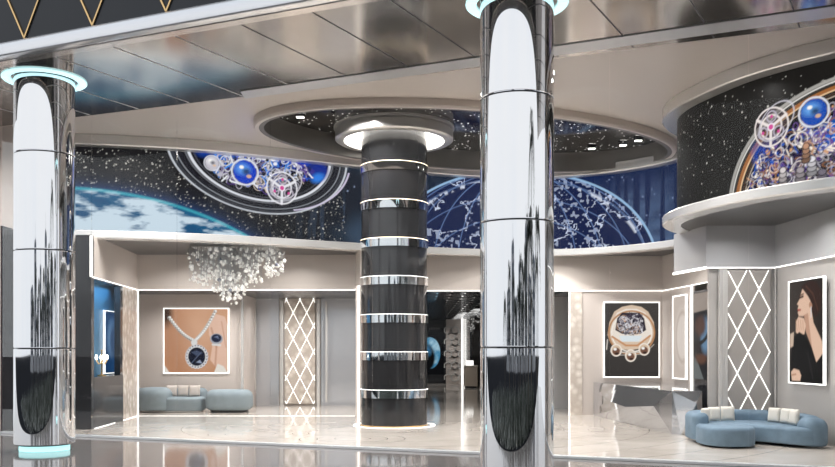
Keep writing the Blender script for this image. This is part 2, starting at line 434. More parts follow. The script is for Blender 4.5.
# shell
struct('wall_left', box(XL-.25,XL,gy(XL)-.0,48,0,ZC+.2), M['wall'])
struct('wall_left_panel', box(XL,XL+.03,gy(XL)+.02,18.57,0,4.1), M['dark_gloss'])
struct('wall_right', box(XR,XR+.25,gy(XR),48,0,ZC+.2), M['wall'])
struct('wall_back', box(XL,XR,48,48.25,0,ZC+.2), M['wall'])

# lobby ceiling with the elliptical recess cut out
EC = (1.28,19.3); EA, EB, ER = 4.35, 2.85, .42
def ell(t, k=1.0): return (EC[0]+k*EA*math.cos(t), EC[1]+k*EB*(ER*math.cos(t)+math.sqrt(1-ER*ER)*math.sin(t)))
def grow(t, d):
    p = ell(t); e = 1e-3; a, b = ell(t-e), ell(t+e); tx, ty = b[0]-a[0], b[1]-a[1]; L = math.hypot(tx,ty)
    return (p[0]+ty/L*d, p[1]-tx/L*d)
NE = 128; TT = [2*PI*i/NE for i in range(NE)]
bm = NB()
outer = [bm.verts.new((x,y,ZC)) for x,y in ((XL,gy(XL)),(XR,gy(XR)),(XR,25.5),(XL,25.5))]
inner = [bm.verts.new((*grow(t,.10),ZC)) for t in TT]
ed = [bm.edges.new((outer[i],outer[(i+1)%4])) for i in range(4)] + [bm.edges.new((inner[i],inner[(i+1)%NE])) for i in range(NE)]
bmesh.ops.triangle_fill(bm, use_beauty=True, edges=ed)
r = bmesh.ops.extrude_face_region(bm, geom=bm.faces[:]); bmesh.ops.translate(bm, verts=[v for v in r['geom'] if isinstance(v, bmesh.types.BMVert)], vec=(0,0,.3))
struct('ceiling', bm, M['ceil'])
# recess: hanging rim, dark inner wall, starry disc
def ell_sweep(prof):
    bm = NB(); rings = [[bm.verts.new((*grow(t,o),z)) for o,z in prof] for t in TT]; m = len(prof)
    for i in range(NE):
        a, b = rings[i], rings[(i+1)%NE]
        for k in range(m): bm.faces.new((a[k],a[(k+1)%m],b[(k+1)%m],b[k]))
    return bm
struct('trim_recess_rim', ell_sweep([(.10,6.04),(.10,6.205),(.20,6.205),(.20,6.08),(.17,6.04)]), M['ceil'], smooth=True, ang=35)
struct('wall_recess', ell_sweep([(.0,6.05),(.0,6.5),(.10,6.5),(.10,6.05)]), M['ring_dark'], smooth=True, ang=35)
bm = NB(); a = [bm.verts.new((*grow(t,.05),6.5)) for t in TT]; b = [bm.verts.new((*grow(t,.05),6.56)) for t in TT]
bm.faces.new(a); bm.faces.new(b)
for i in range(NE): bm.faces.new((a[i],a[(i+1)%NE],b[(i+1)%NE],b[i]))
struct('ceiling_recess', bm, M['star'])

# ------------------------------------------------------------------ canopy
def cp(x, d=0): return (x - .437*0 , cy(x)+d)
X0, X1 = -9.5, 4.5
struct('soffit', prism([(X0,cy(X0)+.34),(X1,cy(X1)+.34),(XR,cy(XR)+.34),(XR,gy(XR)+.0),(X0,gy(X0)+.0)], ZS, ZS+.12), M['soffit'])
u = Vector((1,-.437,0)).normalized(); vin = Vector((.437,1,0)).normalized()
for k in range(-3, 16):                                   # open joints between the soffit panels
    x = -5.47 + k*1.02; p = Vector((x, cy(x)+.36, ZS-.004)); q = p + Vector((.55,1,0)).normalized()*3.4
    t_hit = (gy(p.x)-p.y)/(1+GS*.55) ; q = p + Vector((.55*t_hit, t_hit, 0))*.985
    if q.x > XR or p.x < X0: continue
    struct('trim_%d' % (k+4), add_bar(NB(), p, q, .02, .006, (0,0,1)), M['seam_light'] if k < 3 else M['joint'])
# fascia: bullnose, lip, slate panel with gold inlay
prof = [(-.06,6.06),(-.078,6.066),(-.084,6.08),(-.086,6.13),(-.083,6.18),(-.074,6.225),(-.05,6.265),(-.02,6.29),(0,6.30),(.1,6.30),(.1,6.06)]
path = np.array([(x, cy(x)+.085) for x in np.linspace(X0, XR, 8)])
struct('trim_canopy_nose', sweep(path, [(-o,z) for o,z in prof]), M['white_trim'], smooth=True, ang=50)
struct('trim_canopy_lip', prism([(X0,cy(X0)+.18),(XR,cy(XR)+.18),(XR,cy(XR)+.36),(X0,cy(X0)+.36)], ZS-.01, ZS+.1), M['lip'])
fas = empty('fascia_panel', (0,0,0), kind='structure')
obj('panel', prism([(X0,cy(X0)+.10),(XR,cy(XR)+.10),(XR,cy(XR)+.30),(X0,cy(X0)+.30)], 6.28, 8.6), M['slate'], fas)
ax = -6.4 + .02
def fx(px, y0=13.5):                                       # x on the fascia plane for a column of the photo
    k = (px-CX)/F; return k*(13.58+.1-.437*6.3)/(1+.437*k)
apex = [fx(25)+i*(fx(93)-fx(25)) for i in range(-3, 14)]
hw = (fx(93)-fx(25))/2
for x in apex:
    if x > XR-1: break
    for s in (-1, 1):
        a = Vector((x, cy(x)+.098, 6.305)); bx = x+s*hw*1.75; b = Vector((bx, cy(bx)+.098, 6.305+hw*1.75*2.05))
        if bx < X0 or bx > XR: continue
        obj('gold_inlay', add_bar(NB(), a, b, .024, .02, (-.437,-1,0)), M['gold'], fas)
# aluminium beam in the soffit above the glass
def hy(x): return 15.38 - .4536*(x+3.03)
hx0 = -3.03
struct('trim_header', prism([(hx0,hy(hx0)),(XR,hy(XR)),(XR,hy(XR)+.48),(hx0,hy(hx0)+.42)], ZS-.014, ZS+.02), M['header'])
# roof over canopy and lobby, keeps the sky out
struct('roof', prism([(X0,cy(X0)+.3),(XR+.3,cy(XR)+.3),(XR+.3,48.3),(X0,48.3)], 6.75, 6.95), M['tower'])

# ------------------------------------------------------------------ glass front
nb = [-8.22,-6.15,-4.35,-2.55,-.75,1.05,2.85,4.65,6.45,8.35]
for i, (a, b) in enumerate(zip(nb, nb[1:])):
    struct('window_%d' % (i+1), wall((a+.006,gy(a+.006)),(b-.006,gy(b-.006)),.018,.036,ZS-.01), M['glass'])

# ------------------------------------------------------------------ sweeping screens
CTRL = [(-8.2,18.75),(-7.1,18.9),(-5.1,19.35),(-3.57,20.0),(-1.35,21.2),(0.6,22.1),(2.1,22.5),(3.4,22.45),(4.5,22.0),(5.4,21.2),(5.9,20.3),
        (5.93,19.5),(5.5,18.6),(4.97,17.85),(4.65,17.1),(4.6,16.3),(4.76,15.5),(5.2,14.3),(6.04,13.2),(7.0,12.5),(8.3,12.1)]
PATH = catmull(CTRL, 12)
i_end = 12*11 - 2; i_beg = 12*12
rail, _ = resample(PATH, 260)
tp = [(0,4.015),(.015,4.0),(-.32,4.0),(-.32,4.17),(.015,4.17),(.0,4.155)]
struct('trim_screen_lower', sweep(rail, [(-.34,4.0),(-.02,4.0),(.0,4.02),(.0,4.15),(-.02,4.17),(-.34,4.17)]), M['trim'], smooth=True, ang=40)
struct('trim_screen_upper', sweep(rail, [(-.34,5.97),(-.02,5.97),(.0,5.99),(.0,6.195),(-.34,6.195)]), M['trim'], smooth=True, ang=40)
# slab under the screens
nr = normals2(rail); edge = [tuple(p - q*.2) for p, q in zip(rail, nr)]
poly = [(XL+.01,edge[0][1])] + edge + [(XR-.01,edge[-1][1]), (XR-.01,30), (XL+.01,30)]
struct('ceiling_gallery', prism(poly, 4.03, 4.12), M['greyunder'])

# picture on the long screen: planet, watch dome, blue globe
SO = -.27
A_path = PATH[:i_end]; A_n = normals2(PATH)[:i_end]
WA, HA = 1150, 120
a_pts, a_s = resample(A_path + A_n*SO, WA); LA = a_s[-1]
def s_of(px, pts, ss):               # where a sight line of the photo meets the screen
    k = pts[:,0]/pts[:,1]*F + CX; i = int(np.argmin(np.abs(k-px))); return ss[i], pts[i,1]
def A_(px, py):
    s, y = s_of(px, a_pts, a_s); return s, zat(py, y)
cv = Canvas(WA, HA, 0, LA, 4.13, 6.05)
cv.C[:] = np.array(srgb((26,25,27)))
nz = cv.noise(.5,.5,4,5)
# deep blue field on the right-hand half
sb = A_(345,200)[0]; t = np.clip((cv.X-sb+1.5)/3.0,0,1); t2 = np.clip((cv.X-A_(470,200)[0])/3,0,1)
cv.C = cv.C*(1-t[...,None]) + (np.array(srgb((20,32,52)))*(1-t2[...,None]) + np.array(srgb((20,34,72)))*t2[...,None])*t[...,None]*(.55+.9*nz[...,None])
st = (cv.noise(9,.3,2,8) > .55)*cv.noise(2,6,3,9)*t*np.clip((5.6-cv.Y)/1.2+.3,0,1); cv.put(np.clip(st*.5,0,.35), (120,150,190))
cv.put(np.clip(1-np.abs(cv.X-A_(345,200)[0]-.6)/1.1,0,1)*np.clip(nz*2-.85,0,1)*.7, (120,160,200))
sx0 = A_(75,150)[0]
cv.stars(1150, sx0, A_(345,170)[0], 4.15, 6.0, .02, 3); cv.stars(140, A_(340,170)[0], LA, 4.2, 6.0, .028, 4, (180,200,240))
# planet limb
p1, p2, p3 = A_(78,187), A_(160,200), A_(240,231)
def circ(a,b,c):
    ax_,ay,bx_,by,cx_,cy_ = *a,*b,*c; d = 2*(ax_*(by-cy_)+bx_*(cy_-ay)+cx_*(ay-by))
    ux = ((ax_**2+ay**2)*(by-cy_)+(bx_**2+by**2)*(cy_-ay)+(cx_**2+cy_**2)*(ay-by))/d; uy = ((ax_**2+ay**2)*(cx_-bx_)+(bx_**2+by**2)*(ax_-cx_)+(cx_**2+cy_**2)*(bx_-ax_))/d
    return ux, uy, math.hypot(ax_-ux, ay-uy)
ux, uy, ur = circ(p1,p2,p3); d = np.hypot(cv.X-ux, cv.Y-uy)-ur
sidek = (cv.X < A_(262,240)[0]+.5)
cv.put(np.exp(-np.clip(d,0,None)/.12)*.75*(d>-.02)*sidek, (40,70,120))
cl = cv.noise(1.6,5.5,5,12); band = cl + .35*np.clip(-d/.8,0,1)
cv.put(cv.sd(d,.05)*sidek, (26,92,132))
cv.put(cv.sd(d,.05)*sidek*np.clip((band-.56)*6,0,1), (205,222,235)); cv.put(cv.sd(d,.05)*sidek*np.clip((.46-cl)*6,0,1)*.6, (20,70,115))
cv.put(np.clip(1-np.abs(d+.03)/.05,0,1)*sidek*.7, (70,190,205))
# watch dome hanging from the top edge
wc = A_(262,128); wl = A_(168,146); wr_ = A_(345,160); wb = A_(280,214)
rx = (wr_[0]-wl[0])/2*1.02; ry = 6.05-wb[1]+.12; cxw = (wl[0]+wr_[0])/2; czw = 6.17
rot = -.10
cv.disc(cxw, czw, rx, ry, (16,16,22), rot); 
for k,(f,w,c) in enumerate([(1.0,.03,(205,208,216)),(.965,.04,(58,60,68)),(.925,.018,(150,153,162)),(.885,.06,(34,34,42)),(.835,.02,(120,122,130)),(.80,.045,(225,226,234)),(.75,.015,(90,90,100))]):
    cv.ring(cxw, czw, rx*f, ry*f, w, c, rot)
inside = lambda x, z: ((x-cxw)/rx)**2+((z-czw)/ry)**2 < .42
pal = [(240,238,245),(190,185,200),(120,110,140),(35,80,200),(60,140,235),(20,20,40),(90,60,140),(225,205,190)]
for (px,py,w,h,c) in [(300,160,.36,.22,(18,60,175)),(318,172,.26,.2,(14,40,140)),(225,155,.3,.13,(30,95,200)),(318,178,.16,.1,(45,125,225)),(205,150,.2,.14,(20,60,150)),(262,152,.5,.14,(45,40,70))]:
    x, z = A_(px,py); cv.disc(x, z, w, h, c, rot=.4, soft=.1)
gearwork(cv, cxw, czw-.40*ry, rx*.68, ry*.30, 420, pal+[(245,245,250),(210,208,220)], 21, .09, inside)
x,z = A_(212,163); ball(cv, x, z, .15, (200,195,205), (250,248,250))
x,z = A_(245,172); ball(cv, x, z, .26)
x,z = A_(282,188); tourbillon(cv, x, z, .36)
cv.ring(cxw+.3, czw, rx*.9, ry*.93, .03, (210,200,225), rot, a0=-1.25, a1=-.1)
# blue globe
gc = A_(516,286); gr = A_(653,243); gtop = A_(516,171)
grx = (gr[0]-gc[0])/math.sqrt(max(.1,1-((gr[1]-gc[1])/(gtop[1]-gc[1]))**2)); gry = gtop[1]-gc[1]
d, th, k = cv.ell(gc[0], gc[1], grx, gry)
cv.put(cv.sd(d,.05), (15,28,70)); land = cv.noise(1.0,1.3,5,33); inn = cv.sd(d,.05)
cv.put(inn*(np.abs(land-.53)<.007), (200,208,230)); cv.put(inn*((land>.53)&(cv.noise(17,17,1,4)>.70))*.6, (190,200,225))
for f in (.93,.78,.60,.42): cv.ring(gc[0], gc[1], grx*f, gry, .016, (120,150,205), a=.8)
for f in (.2,.45,.68,.86): cv.ring(gc[0], gc[1]-.25, grx*f*1.02, gry*f, .016, (120,150,205), a=.7)
cv.ring(gc[0], gc[1], grx, gry, .05, (150,185,220)); cv.ring(gc[0], gc[1], grx*.93, gry*.94, .045, (95,120,165), a=.6)
dots = cv.noise(6,6,2,77); cv.put(inn*np.clip(1-np.abs(d+.22)/.06,0,1)*(dots>.5), (215,220,235))
pos = np.zeros((HA, WA, 3)); pos[...,0] = a_pts[:,0]; pos[...,1] = a_pts[:,1]; pos[...,2] = np.linspace(4.13,6.05,HA)[:,None]
MS = screen_mat('screen_picture', 1.0)
o = empty('video_screen', (0,21,4.1), 0, 'long curved video screen showing a planet, a watch dome and a blue globe', 'screen')
e = paint_mesh('display', cv, pos - np.array((0,21,4.1)), MS, o)
obj('back_panel', sweep(A_path[::2], [(SO-.05,4.13),(SO-.05,6.02),(SO-.015,6.02),(SO-.015,4.13)]), M['poster_dark'], o).matrix_parent_inverse = Matrix.Translation((0,-21,-4.1))

# picture on the near screen
B_path = PATH[i_beg:]; B_n = normals2(PATH)[i_beg:]
WB, HB = 620, 150
b_pts, b_s = resample(B_path + B_n*SO, WB); LB = b_s[-1]
vis = b_s > LB*.18
def B_(px, py):
    kk = b_pts[:,0]/b_pts[:,1]*F + CX
    i = int(np.argmin(np.abs(kk-px) + np.where(b_pts[:,1] > 16.6, 1e4, 0))); return b_s[i], zat(py, b_pts[i,1])
cv = Canvas(WB, HB, 0, LB, 4.13, 6.05); cv.C[:] = np.array(srgb((24,23,22)))
cv.put(cv.noise(.8,.8,4,2)*.3, (50,46,42)); cv.stars(420, 0, LB, 4.15, 6.02, .021, 9)
a0 = B_(729,190); a1 = B_(746,130); a2 = B_(790,82)
q = B_(835,110); 
cx_, cz_, R_ = q[0]+.55, 3.95, None
rxw = cx_-a0[0]; rzw = (5.72-cz_)
for f,w,c in [(1.0,.05,(170,166,160)),(.975,.02,(235,230,225)),(.955,.03,(60,56,52)),(.925,.06,(165,105,60)),(.905,.02,(245,205,160)),(.875,.03,(70,50,38)),(.855,.012,(220,200,180))]:
    cv.ring(cx_, cz_, rxw*f, rzw*f, w, c)
cv.disc(cx_, cz_, rxw*.845, rzw*.845, (14,12,18))
ins = lambda x, z: ((x-cx_)/(rxw*.84))**2+((z-cz_)/(rzw*.84))**2 < 1
for (px,py,w,h,c) in [(761,158,.12,.22,(10,70,170)),(772,152,.26,.22,(25,50,150)),(800,168,.3,.2,(50,30,95)),(832,135,.3,.2,(20,100,205)),(765,172,.25,.14,(22,30,95)),(790,140,.4,.12,(30,26,50))]:
    x,z = B_(px,py); cv.disc(x, z, w, h, c, rot=.5, soft=.15)
pal2 = [(240,235,240),(205,195,200),(215,160,120),(150,100,70),(40,90,190),(40,30,60),(110,75,150),(255,240,225),(30,25,35),(90,85,95),(180,175,185)]
x0b, z0b = B_(800,160); gearwork(cv, x0b, z0b, 1.25, .45, 330, pal2, 5, .075, ins)
x0b, z0b = B_(826,128); gearwork(cv, x0b, z0b, .5, .4, 120, pal2, 15, .08, ins)
x0b, z0b = B_(775,170); gearwork(cv, x0b, z0b, .9, .28, 150, pal2, 25, .06, ins)
for (px,py,c,q,r_) in [(783,176,(225,215,215),.5,.5),(800,176,(170,160,165),.6,-.2),(812,165,(235,230,235),.55,.3),(806,152,(200,150,120),.45,.8),(822,178,(120,112,125),.6,.1)]:
    x,z = B_(px,py)
    for k in range(4): cv.disc(x, z+.07*k-.12, .16*q*(1-.1*k), .05, tuple(int(v*(.6+.13*k)) for v in c), rot=r_*.3); cv.ring(x, z+.07*k-.12, .16*q*(1-.1*k), .05, .012, (30,26,34), rot=r_*.3)
x,z = B_(771,127); tourbillon(cv, x, z, .30, (240,228,225), (70,50,60))
x,z = B_(814,112); ball(cv, x, z, .20, (24,75,175), (120,190,255))
pos = np.zeros((HB, WB, 3)); pos[...,0] = b_pts[:,0]; pos[...,1] = b_pts[:,1]; pos[...,2] = np.linspace(4.13,6.05,HB)[:,None]
o = empty('video_screen', (5.5,15,4.1), 0, 'near curved video screen on the right showing a golden watch movement', 'screen')
paint_mesh('display', cv, pos - np.array((5.5,15,4.1)), MS, o)
obj('back_panel', sweep(B_path[::2], [(SO-.05,4.13),(SO-.05,6.02),(SO-.015,6.02),(SO-.015,4.13)]), M['poster_dark'], o).matrix_parent_inverse = Matrix.Translation((-5.5,-15,-4.1))

# ------------------------------------------------------------------ ground floor rooms
ZB = 3.15
def bulkhead(name, pts, z0, z1, t=.12, bmat='bulk'):
    e = empty(name, (0,0,0), kind='structure')
    for p, q in zip(pts, pts[1:]):
        obj('panel', wall(p, q, t, z0, z1), M[bmat], e)
        obj('led_strip', wall(p, q, -.025, z0-.013, z0+.008), M['led'], e)
    return e
# left lounge
b1 = bulkhead('wall_bulkhead_left', [(-6.73,18.62),(-7.0,22.5),(-1.56,22.5),(-1.33,21.1)], ZB, 4.03)
obj('led_strip', box(-6.76,-6.72,18.56,18.6,ZB,4.0), M['led'], b1)
struct('ceiling_lounge', box(-8.2,-1.3,22.62,27.2,ZB+.05,ZB+.12), M['darkceil'])
struct('wall_pier', box(XL+.01,-6.735,18.58,18.74,0,4.02), M['dark_gloss'])
struct('trim_floor_light', add_wall(wall((-6.73,18.75),(-7.0,22.5),-.02,.001,.012),(-7.0,22.5),(-1.56,22.5),-.015,.001,.006), M['led'])
# side cabinet wall with the blue show niche
struct('wall_cabinet', prism([(-6.735,18.75),(-6.86,20.98),(-7.25,20.98),(-7.25,18.75)], 0, 1.07), M['dark_gloss'])
struct('trim_niche_post', prism([(-6.86,20.78),(-6.875,20.98),(-7.0,20.98),(-7.0,20.78)],1.07,ZB), M['dark_gloss'])
struct('wall_niche', add_box(add_box(add_box(box(-7.3,-7.2,18.75,22.0,1.07,ZB),-7.25,-6.8,18.75,18.8,1.07,ZB),-7.2,-7.06,21.9,22.0,1.07,ZB),-7.2,-7.06,18.8,21.9,ZB,ZB+.05), M['bluewall'])
def led_frame(name, label, cat, w, h, loc, rz, cv, ew=.02, group=None, strength=.95):
    """lit frame round a picture; local x along the wall, y out of the wall (towards -y), z up"""
    e = empty(name, loc, rz, label, cat, group)
    H, W = cv.H, cv.W; pos = np.zeros((H,W,3)); pos[...,0] = np.linspace(-w/2,w/2,W); pos[...,2] = h*(1-(cv.Y-cv.Y.min())/(cv.Y.max()-cv.Y.min())); pos[...,1] = -.035
    paint_mesh('picture', cv, pos, screen_mat(name+'_picture', strength), e)
    bm = NB(); add_box(bm,-w/2-ew,w/2+ew,-.05,0,-ew,0); add_box(bm,-w/2-ew,w/2+ew,-.05,0,h,h+ew); add_box(bm,-w/2-ew,-w/2,-.05,0,0,h); add_box(bm,w/2,w/2+ew,-.05,0,0,h)
    obj('light_frame', bm, M['led'], e)
    obj('backing', box(-w/2,w/2,-.03,0,0,h), M['poster_dark'], e)
    return e
cv = Canvas(40,70,0,1,0,1.7); cv.C[:] = np.array(srgb((14,44,80))); cv.put(cv.noise(3,3,4,6)*.5,(40,95,150)); cv.disc(.6,.75,.35,.45,(120,160,200),a=.6,soft=.3); cv.disc(.75,.8,.3,.4,(20,50,90),a=.8,soft=.2)
led_frame('framed_picture','lit framed picture of a moon inside the blue wall niche','picture',.78,1.42,(-7.19,20.98,1.12),PI/2,cv,.018)
cn = empty('candelabra',(-7.0,19.95,1.07),0,'small bright candelabra glittering in the blue niche','candelabra')
obj('stem', lathe([(.09,0),(.09,.02),(.015,.04),(.015,.55),(.03,.58)],16), M['gold'], cn)
for k in range(6):
    a = k*PI/3; x, y = .13*math.cos(a), .13*math.sin(a)
    obj('arm', add_tube(NB(),[(0,0,.3),(x*.6,y*.6,.26),(x,y,.36)],.008), M['gold'], cn)
    obj('flame', lathe([(.004,.36),(.022,.40),(.004,.47)],10,(x,y,0)), M['lamp'], cn)
struct('wall_pearl_left', wall((-6.88,21.0),(-7.0,22.5),.06,0,ZB), M['pearl'])
struct('trim_pearl_left', box(-7.02,-6.98,22.5,22.54,0,ZB), M['led'])
# lounge back wall with the necklace picture
struct('wall_lounge', add_box(box(-8.2,-4.85,25.0,25.15,0,ZB+.1),-4.97,-4.85,25.15,27.1,0,ZB+.1), M['wall'])
struct('wall_lounge_left', box(-8.24,-8.15,22.6,25,0,ZB+.1), M['wall'])
cv = Canvas(110,112,0,1,1,0); cv.C[:] = np.array(srgb((190,138,105)))
cv.put(np.clip(cv.noise(1.6,1.2,3,3)*1.2-.25,0,1),(222,172,138)); cv.disc(.2,.6,.35,.7,(168,112,80),a=.5,soft=.4); cv.disc(.55,.35,.25,.4,(235,190,160),a=.5,soft=.4)
cv.disc(.02,.06,.1,.2,(70,50,40),soft=.1)
cv.poly([(.70,.16),(.82,.08),(.95,.12),(1.02,.3),(1.02,.95),(.86,.98),(.72,.8),(.76,.55),(.70,.4)],(232,192,170)); cv.line([(.74,.3),(.82,.6),(.80,.9)],.03,(190,140,115),a=.6); cv.line([(.9,.2),(.97,.6)],.02,(200,150,125),a=.6)
for (a,b) in [((.08,.14),(.46,.5)),((.80,.04),(.48,.5))]:
    for k in range(15):
        f = k/14; x = a[0]+(b[0]-a[0])*f; y = a[1]+(b[1]-a[1])*f+.05*math.sin(f*PI)
        cv.disc(x,y,.028,.028,(205,200,195)); cv.disc(x+.012,y-.01,.013,.013,(255,252,248)); cv.disc(x-.012,y+.012,.01,.01,(95,85,80))
cv.disc(.47,.53,.05,.05,(225,222,220)); 
for k in range(22):
    a = 2*PI*k/22; cv.disc(.51+.155*math.cos(a),.75+.165*math.sin(a),.028,.028,(222,222,226)); cv.disc(.51+.16*math.cos(a),.745+.17*math.sin(a),.012,.012,(120,115,120))
cv.disc(.51,.75,.135,.145,(26,30,46)); cv.poly([(.42,.68),(.51,.65),(.60,.7),(.51,.74)],(70,80,105)); cv.poly([(.5,.84),(.56,.80),(.6,.86)],(150,160,185)); cv.line([(.43,.85),(.58,.68)],.012,(95,105,130))
cv.disc(.82,.47,.1,.085,(170,172,182)); cv.disc(.82,.46,.08,.065,(36,42,66)); cv.poly([(.78,.44),(.84,.42),(.86,.47)],(110,120,150)); cv.line([(.76,.56),(.88,.57)],.03,(225,222,220))
cv.poly([(.0,1.0),(.0,.88),(.08,1.0)],(235,225,215)); cv.poly([(.78,1.0),(.84,.86),(.93,.9),(1,1)],(236,228,218)); 
yb = 24.98; x0, x1 = at(164.5,yb), at(228,yb); zt, zb_ = zat(309,yb), zat(372.5,yb)
led_frame('framed_picture','lit square picture of a sapphire necklace worn on a bare neck','picture',x1-x0,zt-zb_,((x0+x1)/2,25.0,zb_),0,cv,.028)
# mirrored wall with the diamond light panel
def diamond_panel(label, w, h, loc, rz, dw, dh, ph, fill, lw=.028, kx=0.0):
    e = empty('diamond_light_panel', loc, rz, label, 'light panel')
    obj('backing', box(-w/2,w/2,-.03,0,0,h), fill, e)
    bm = NB(); half = dw/2; k0 = -60
    sl = dh/dw
    for s in (1,-1):
        for k in range(-40, 41):
            c = ph + k*dh                                  # z at x=kx for this diagonal
            pts = []
            za, zb2 = c + s*sl*(-w/2-kx), c + s*sl*(w/2-kx)
            xa, xb = -w/2, w/2
            def clipz(xa,za,xb,zb2,zl):
                return xa+(xb-xa)*(zl-za)/(zb2-za)
            if max(za,zb2) <= 0 or min(za,zb2) >= h: continue
            if za < 0: xa, za = clipz(xa,za,xb,zb2,0), 0
            elif za > h: xa, za = clipz(xa,za,xb,zb2,h), h
            if zb2 < 0: xb, zb2 = clipz(xa,za,xb,zb2,0), 0
            elif zb2 > h: xb, zb2 = clipz(xa,za,xb,zb2,h), h
            if math.hypot(xb-xa, zb2-za) < .03: continue
            add_bar(bm,(xa,-.03,za),(xb,-.03,zb2),lw,.012,(0,-1,0))
    obj('light_lines', bm, M['led'], e)
    return e
yp = 27.0
mirs = [(-4.84,at(279,yp)),(at(321,yp),-1.45)]
struct('wall_mirror_left', box(mirs[0][0],mirs[0][1],yp,yp+.08,0,ZB+.06), M['mirror_panel'])
struct('wall_mirror_mid', box(mirs[1][0],mirs[1][1],yp,yp+.08,0,ZB+.06), M['mirror_panel'])
struct('wall_panel_back', box(mirs[0][1],mirs[1][0],yp+.06,yp+.14,0,ZB+.06), M['wall'])
w_ = at(315,yp)-at(285,yp); h_ = zat(300,yp)-zat(405,yp)
diamond_panel('slim pale panel with glowing diamond lines between the lounge mirrors', w_, h_, (at(300,yp),yp+.02,.05), 0, .405, .78, 0.0, M['pearl'], .018)
for px in (282,318.5):
    struct('trim_%d' % px, box(at(px,yp)-.05,at(px,yp)+.05,yp-.06,yp+.02,0,ZB), M['fin'])
for k,px in enumerate((242.5,255.5,326.5)):
    yy = 24.9 if k == 0 else 26.9
    struct('trim_%d' % int(px), box(at(px,yy)-.03,at(px,yy)+.03,yy-.05,yy,.4 if k<2 else .1,ZB-.05), M['fin'])
struct('wall_lounge_right', box(-1.45,-1.33,21.1,27.1,0,ZB), M['wall'])
struct('trim_jamb_left', box(-1.40,-1.36,21.04,21.1,0,ZB), M['led'])

# middle: bulkhead, corridor and watch wall
y2 = 22.8
b2 = bulkhead('wall_bulkhead_middle', [(-1.33,y2),(6.2,y2),(6.37,20.95),(6.48,19.6)], ZB, 4.03)
struct('ceiling_corridor', box(-1.33,3.8,y2+.13,47,ZB+.22,ZB+.3), M['darkceil'])
def hex_grid(bm, x0, x1, y0, y1, R, w, d, plane='z', c=0):
    j = 0; yy = y0
    while yy <= y1:
        xx = x0 + (R*math.sqrt(3)/2 if j%2 else 0)
        while xx <= x1:
            v = [(xx+R*math.cos(PI/6+k*PI/3), yy+R*math.sin(PI/6+k*PI/3)) for k in range(6)]
            for k in range(3 if (xx+R*2 <= x1 and yy+R*2 <= y1) else 6):
                p, q = v[k], v[(k+1)%6]
                if plane == 'z': add_bar(bm,(*p,c),(*q,c),w,d,(0,0,-1))
                else: add_bar(bm,(p[0],c,p[1]),(q[0],c,q[1]),w,d,(0,-1,0))
            xx += R*math.sqrt(3)
        yy += R*1.5; j += 1
    return bm
struct('ceiling_honeycomb', hex_grid(NB(),-1.0,3.5,23.3,46,.45,.05,.12,'z',ZB+.22), M['mirror'])
struct('wall_corridor_left', box(-1.45,-1.33,27.1,47,0,ZB+.3), M['dark_gloss'])
struct('wall_corridor_right', wall((2.27,46.9),(2.40,41.2),.1,0,ZB+.2), M['dark_gloss'])
struct('trim_corridor_led', box(at(461.2,45),at(463.4,45),44.9,45,0,ZB+.15), M['led'])
struct('trim_corridor_top', wall((2.2,46.5),(2.6,34),.04,ZB+.12,ZB+.18), M['led'])
# black end wall with planet picture and small print
fw = empty('feature_wall',(0,46,0),0,'black end wall with a blue crescent planet picture down the corridor','wall panel')
obj('panel', box(-1.3,at(446,46),0,.1,0,ZB+.2), M['dark_gloss'], fw)
cv = Canvas(60,120,-.55,.55,-1.1,1.1); cv.C[:] = np.array(srgb((14,15,18)))
cv.disc(-.15,0,.52,.80,(70,140,180)); cv.put(cv.sd(cv.ell(-.15,0,.52,.8)[0])*np.clip(cv.noise(3,3,4,6)*2.4-.9,0,1),(190,225,240)); cv.disc(-.45,-.25,.55,.75,(14,15,18),soft=.12); cv.disc(-.4,.1,.3,.3,(50,110,150),soft=.2)
pos = np.zeros((120,60,3)); pos[...,0] = np.linspace(-.55,.55,60)+at(433,46); pos[...,1] = -.012; pos[...,2] = np.linspace(-1.1,1.1,120)[:,None]+zat(353,46)
paint_mesh('planet_picture', cv, pos, screen_mat('crescent_picture',.8), fw)
bm = NB()
for pz,h,n in ((329.5,.09,7),(371,.05,9)):
    for k in range(n):
        x = at(429.5,46)+k*(.07 if h<.06 else .085); z = zat(pz,46); add_box(bm,x,x+.012,-.01,0,z,z+h); add_box(bm,x,x+.045,-.01,0,z+h*.8*(k%2),z+h*.8*(k%2)+.012)
obj('small_print', bm, M['hexm'], fw)
hp = empty('honeycomb_screen',(0,45.5,0),0,'pale honeycomb screen beside the black end wall','screen')
obj('backing', box(at(446,45.5),at(461,45.5),0,.06,0,ZB+.1), M['wall'], hp)
obj('honeycomb', hex_grid(NB(),at(448,45.5),at(460,45.5),.3,2.95,.2,.06,.06,'y',0), M['hexm'], hp)
cb = empty('cabinet',(at(471,40),40.2,0),0,'low beige cabinet standing at the right of the corridor','cabinet')
obj('body', box(-.28,.28,-.3,.3,.08,.95), M['cab'], cb); obj('top', box(-.3,.3,-.32,.32,.95,1.0), M['cream'], cb); obj('plinth', box(-.25,.25,-.27,.27,0,.08), M['dark_gloss'], cb)
obj('table_screen', box(-.2,.12,-.05,.0,1.0,1.22), M['led'], cb)
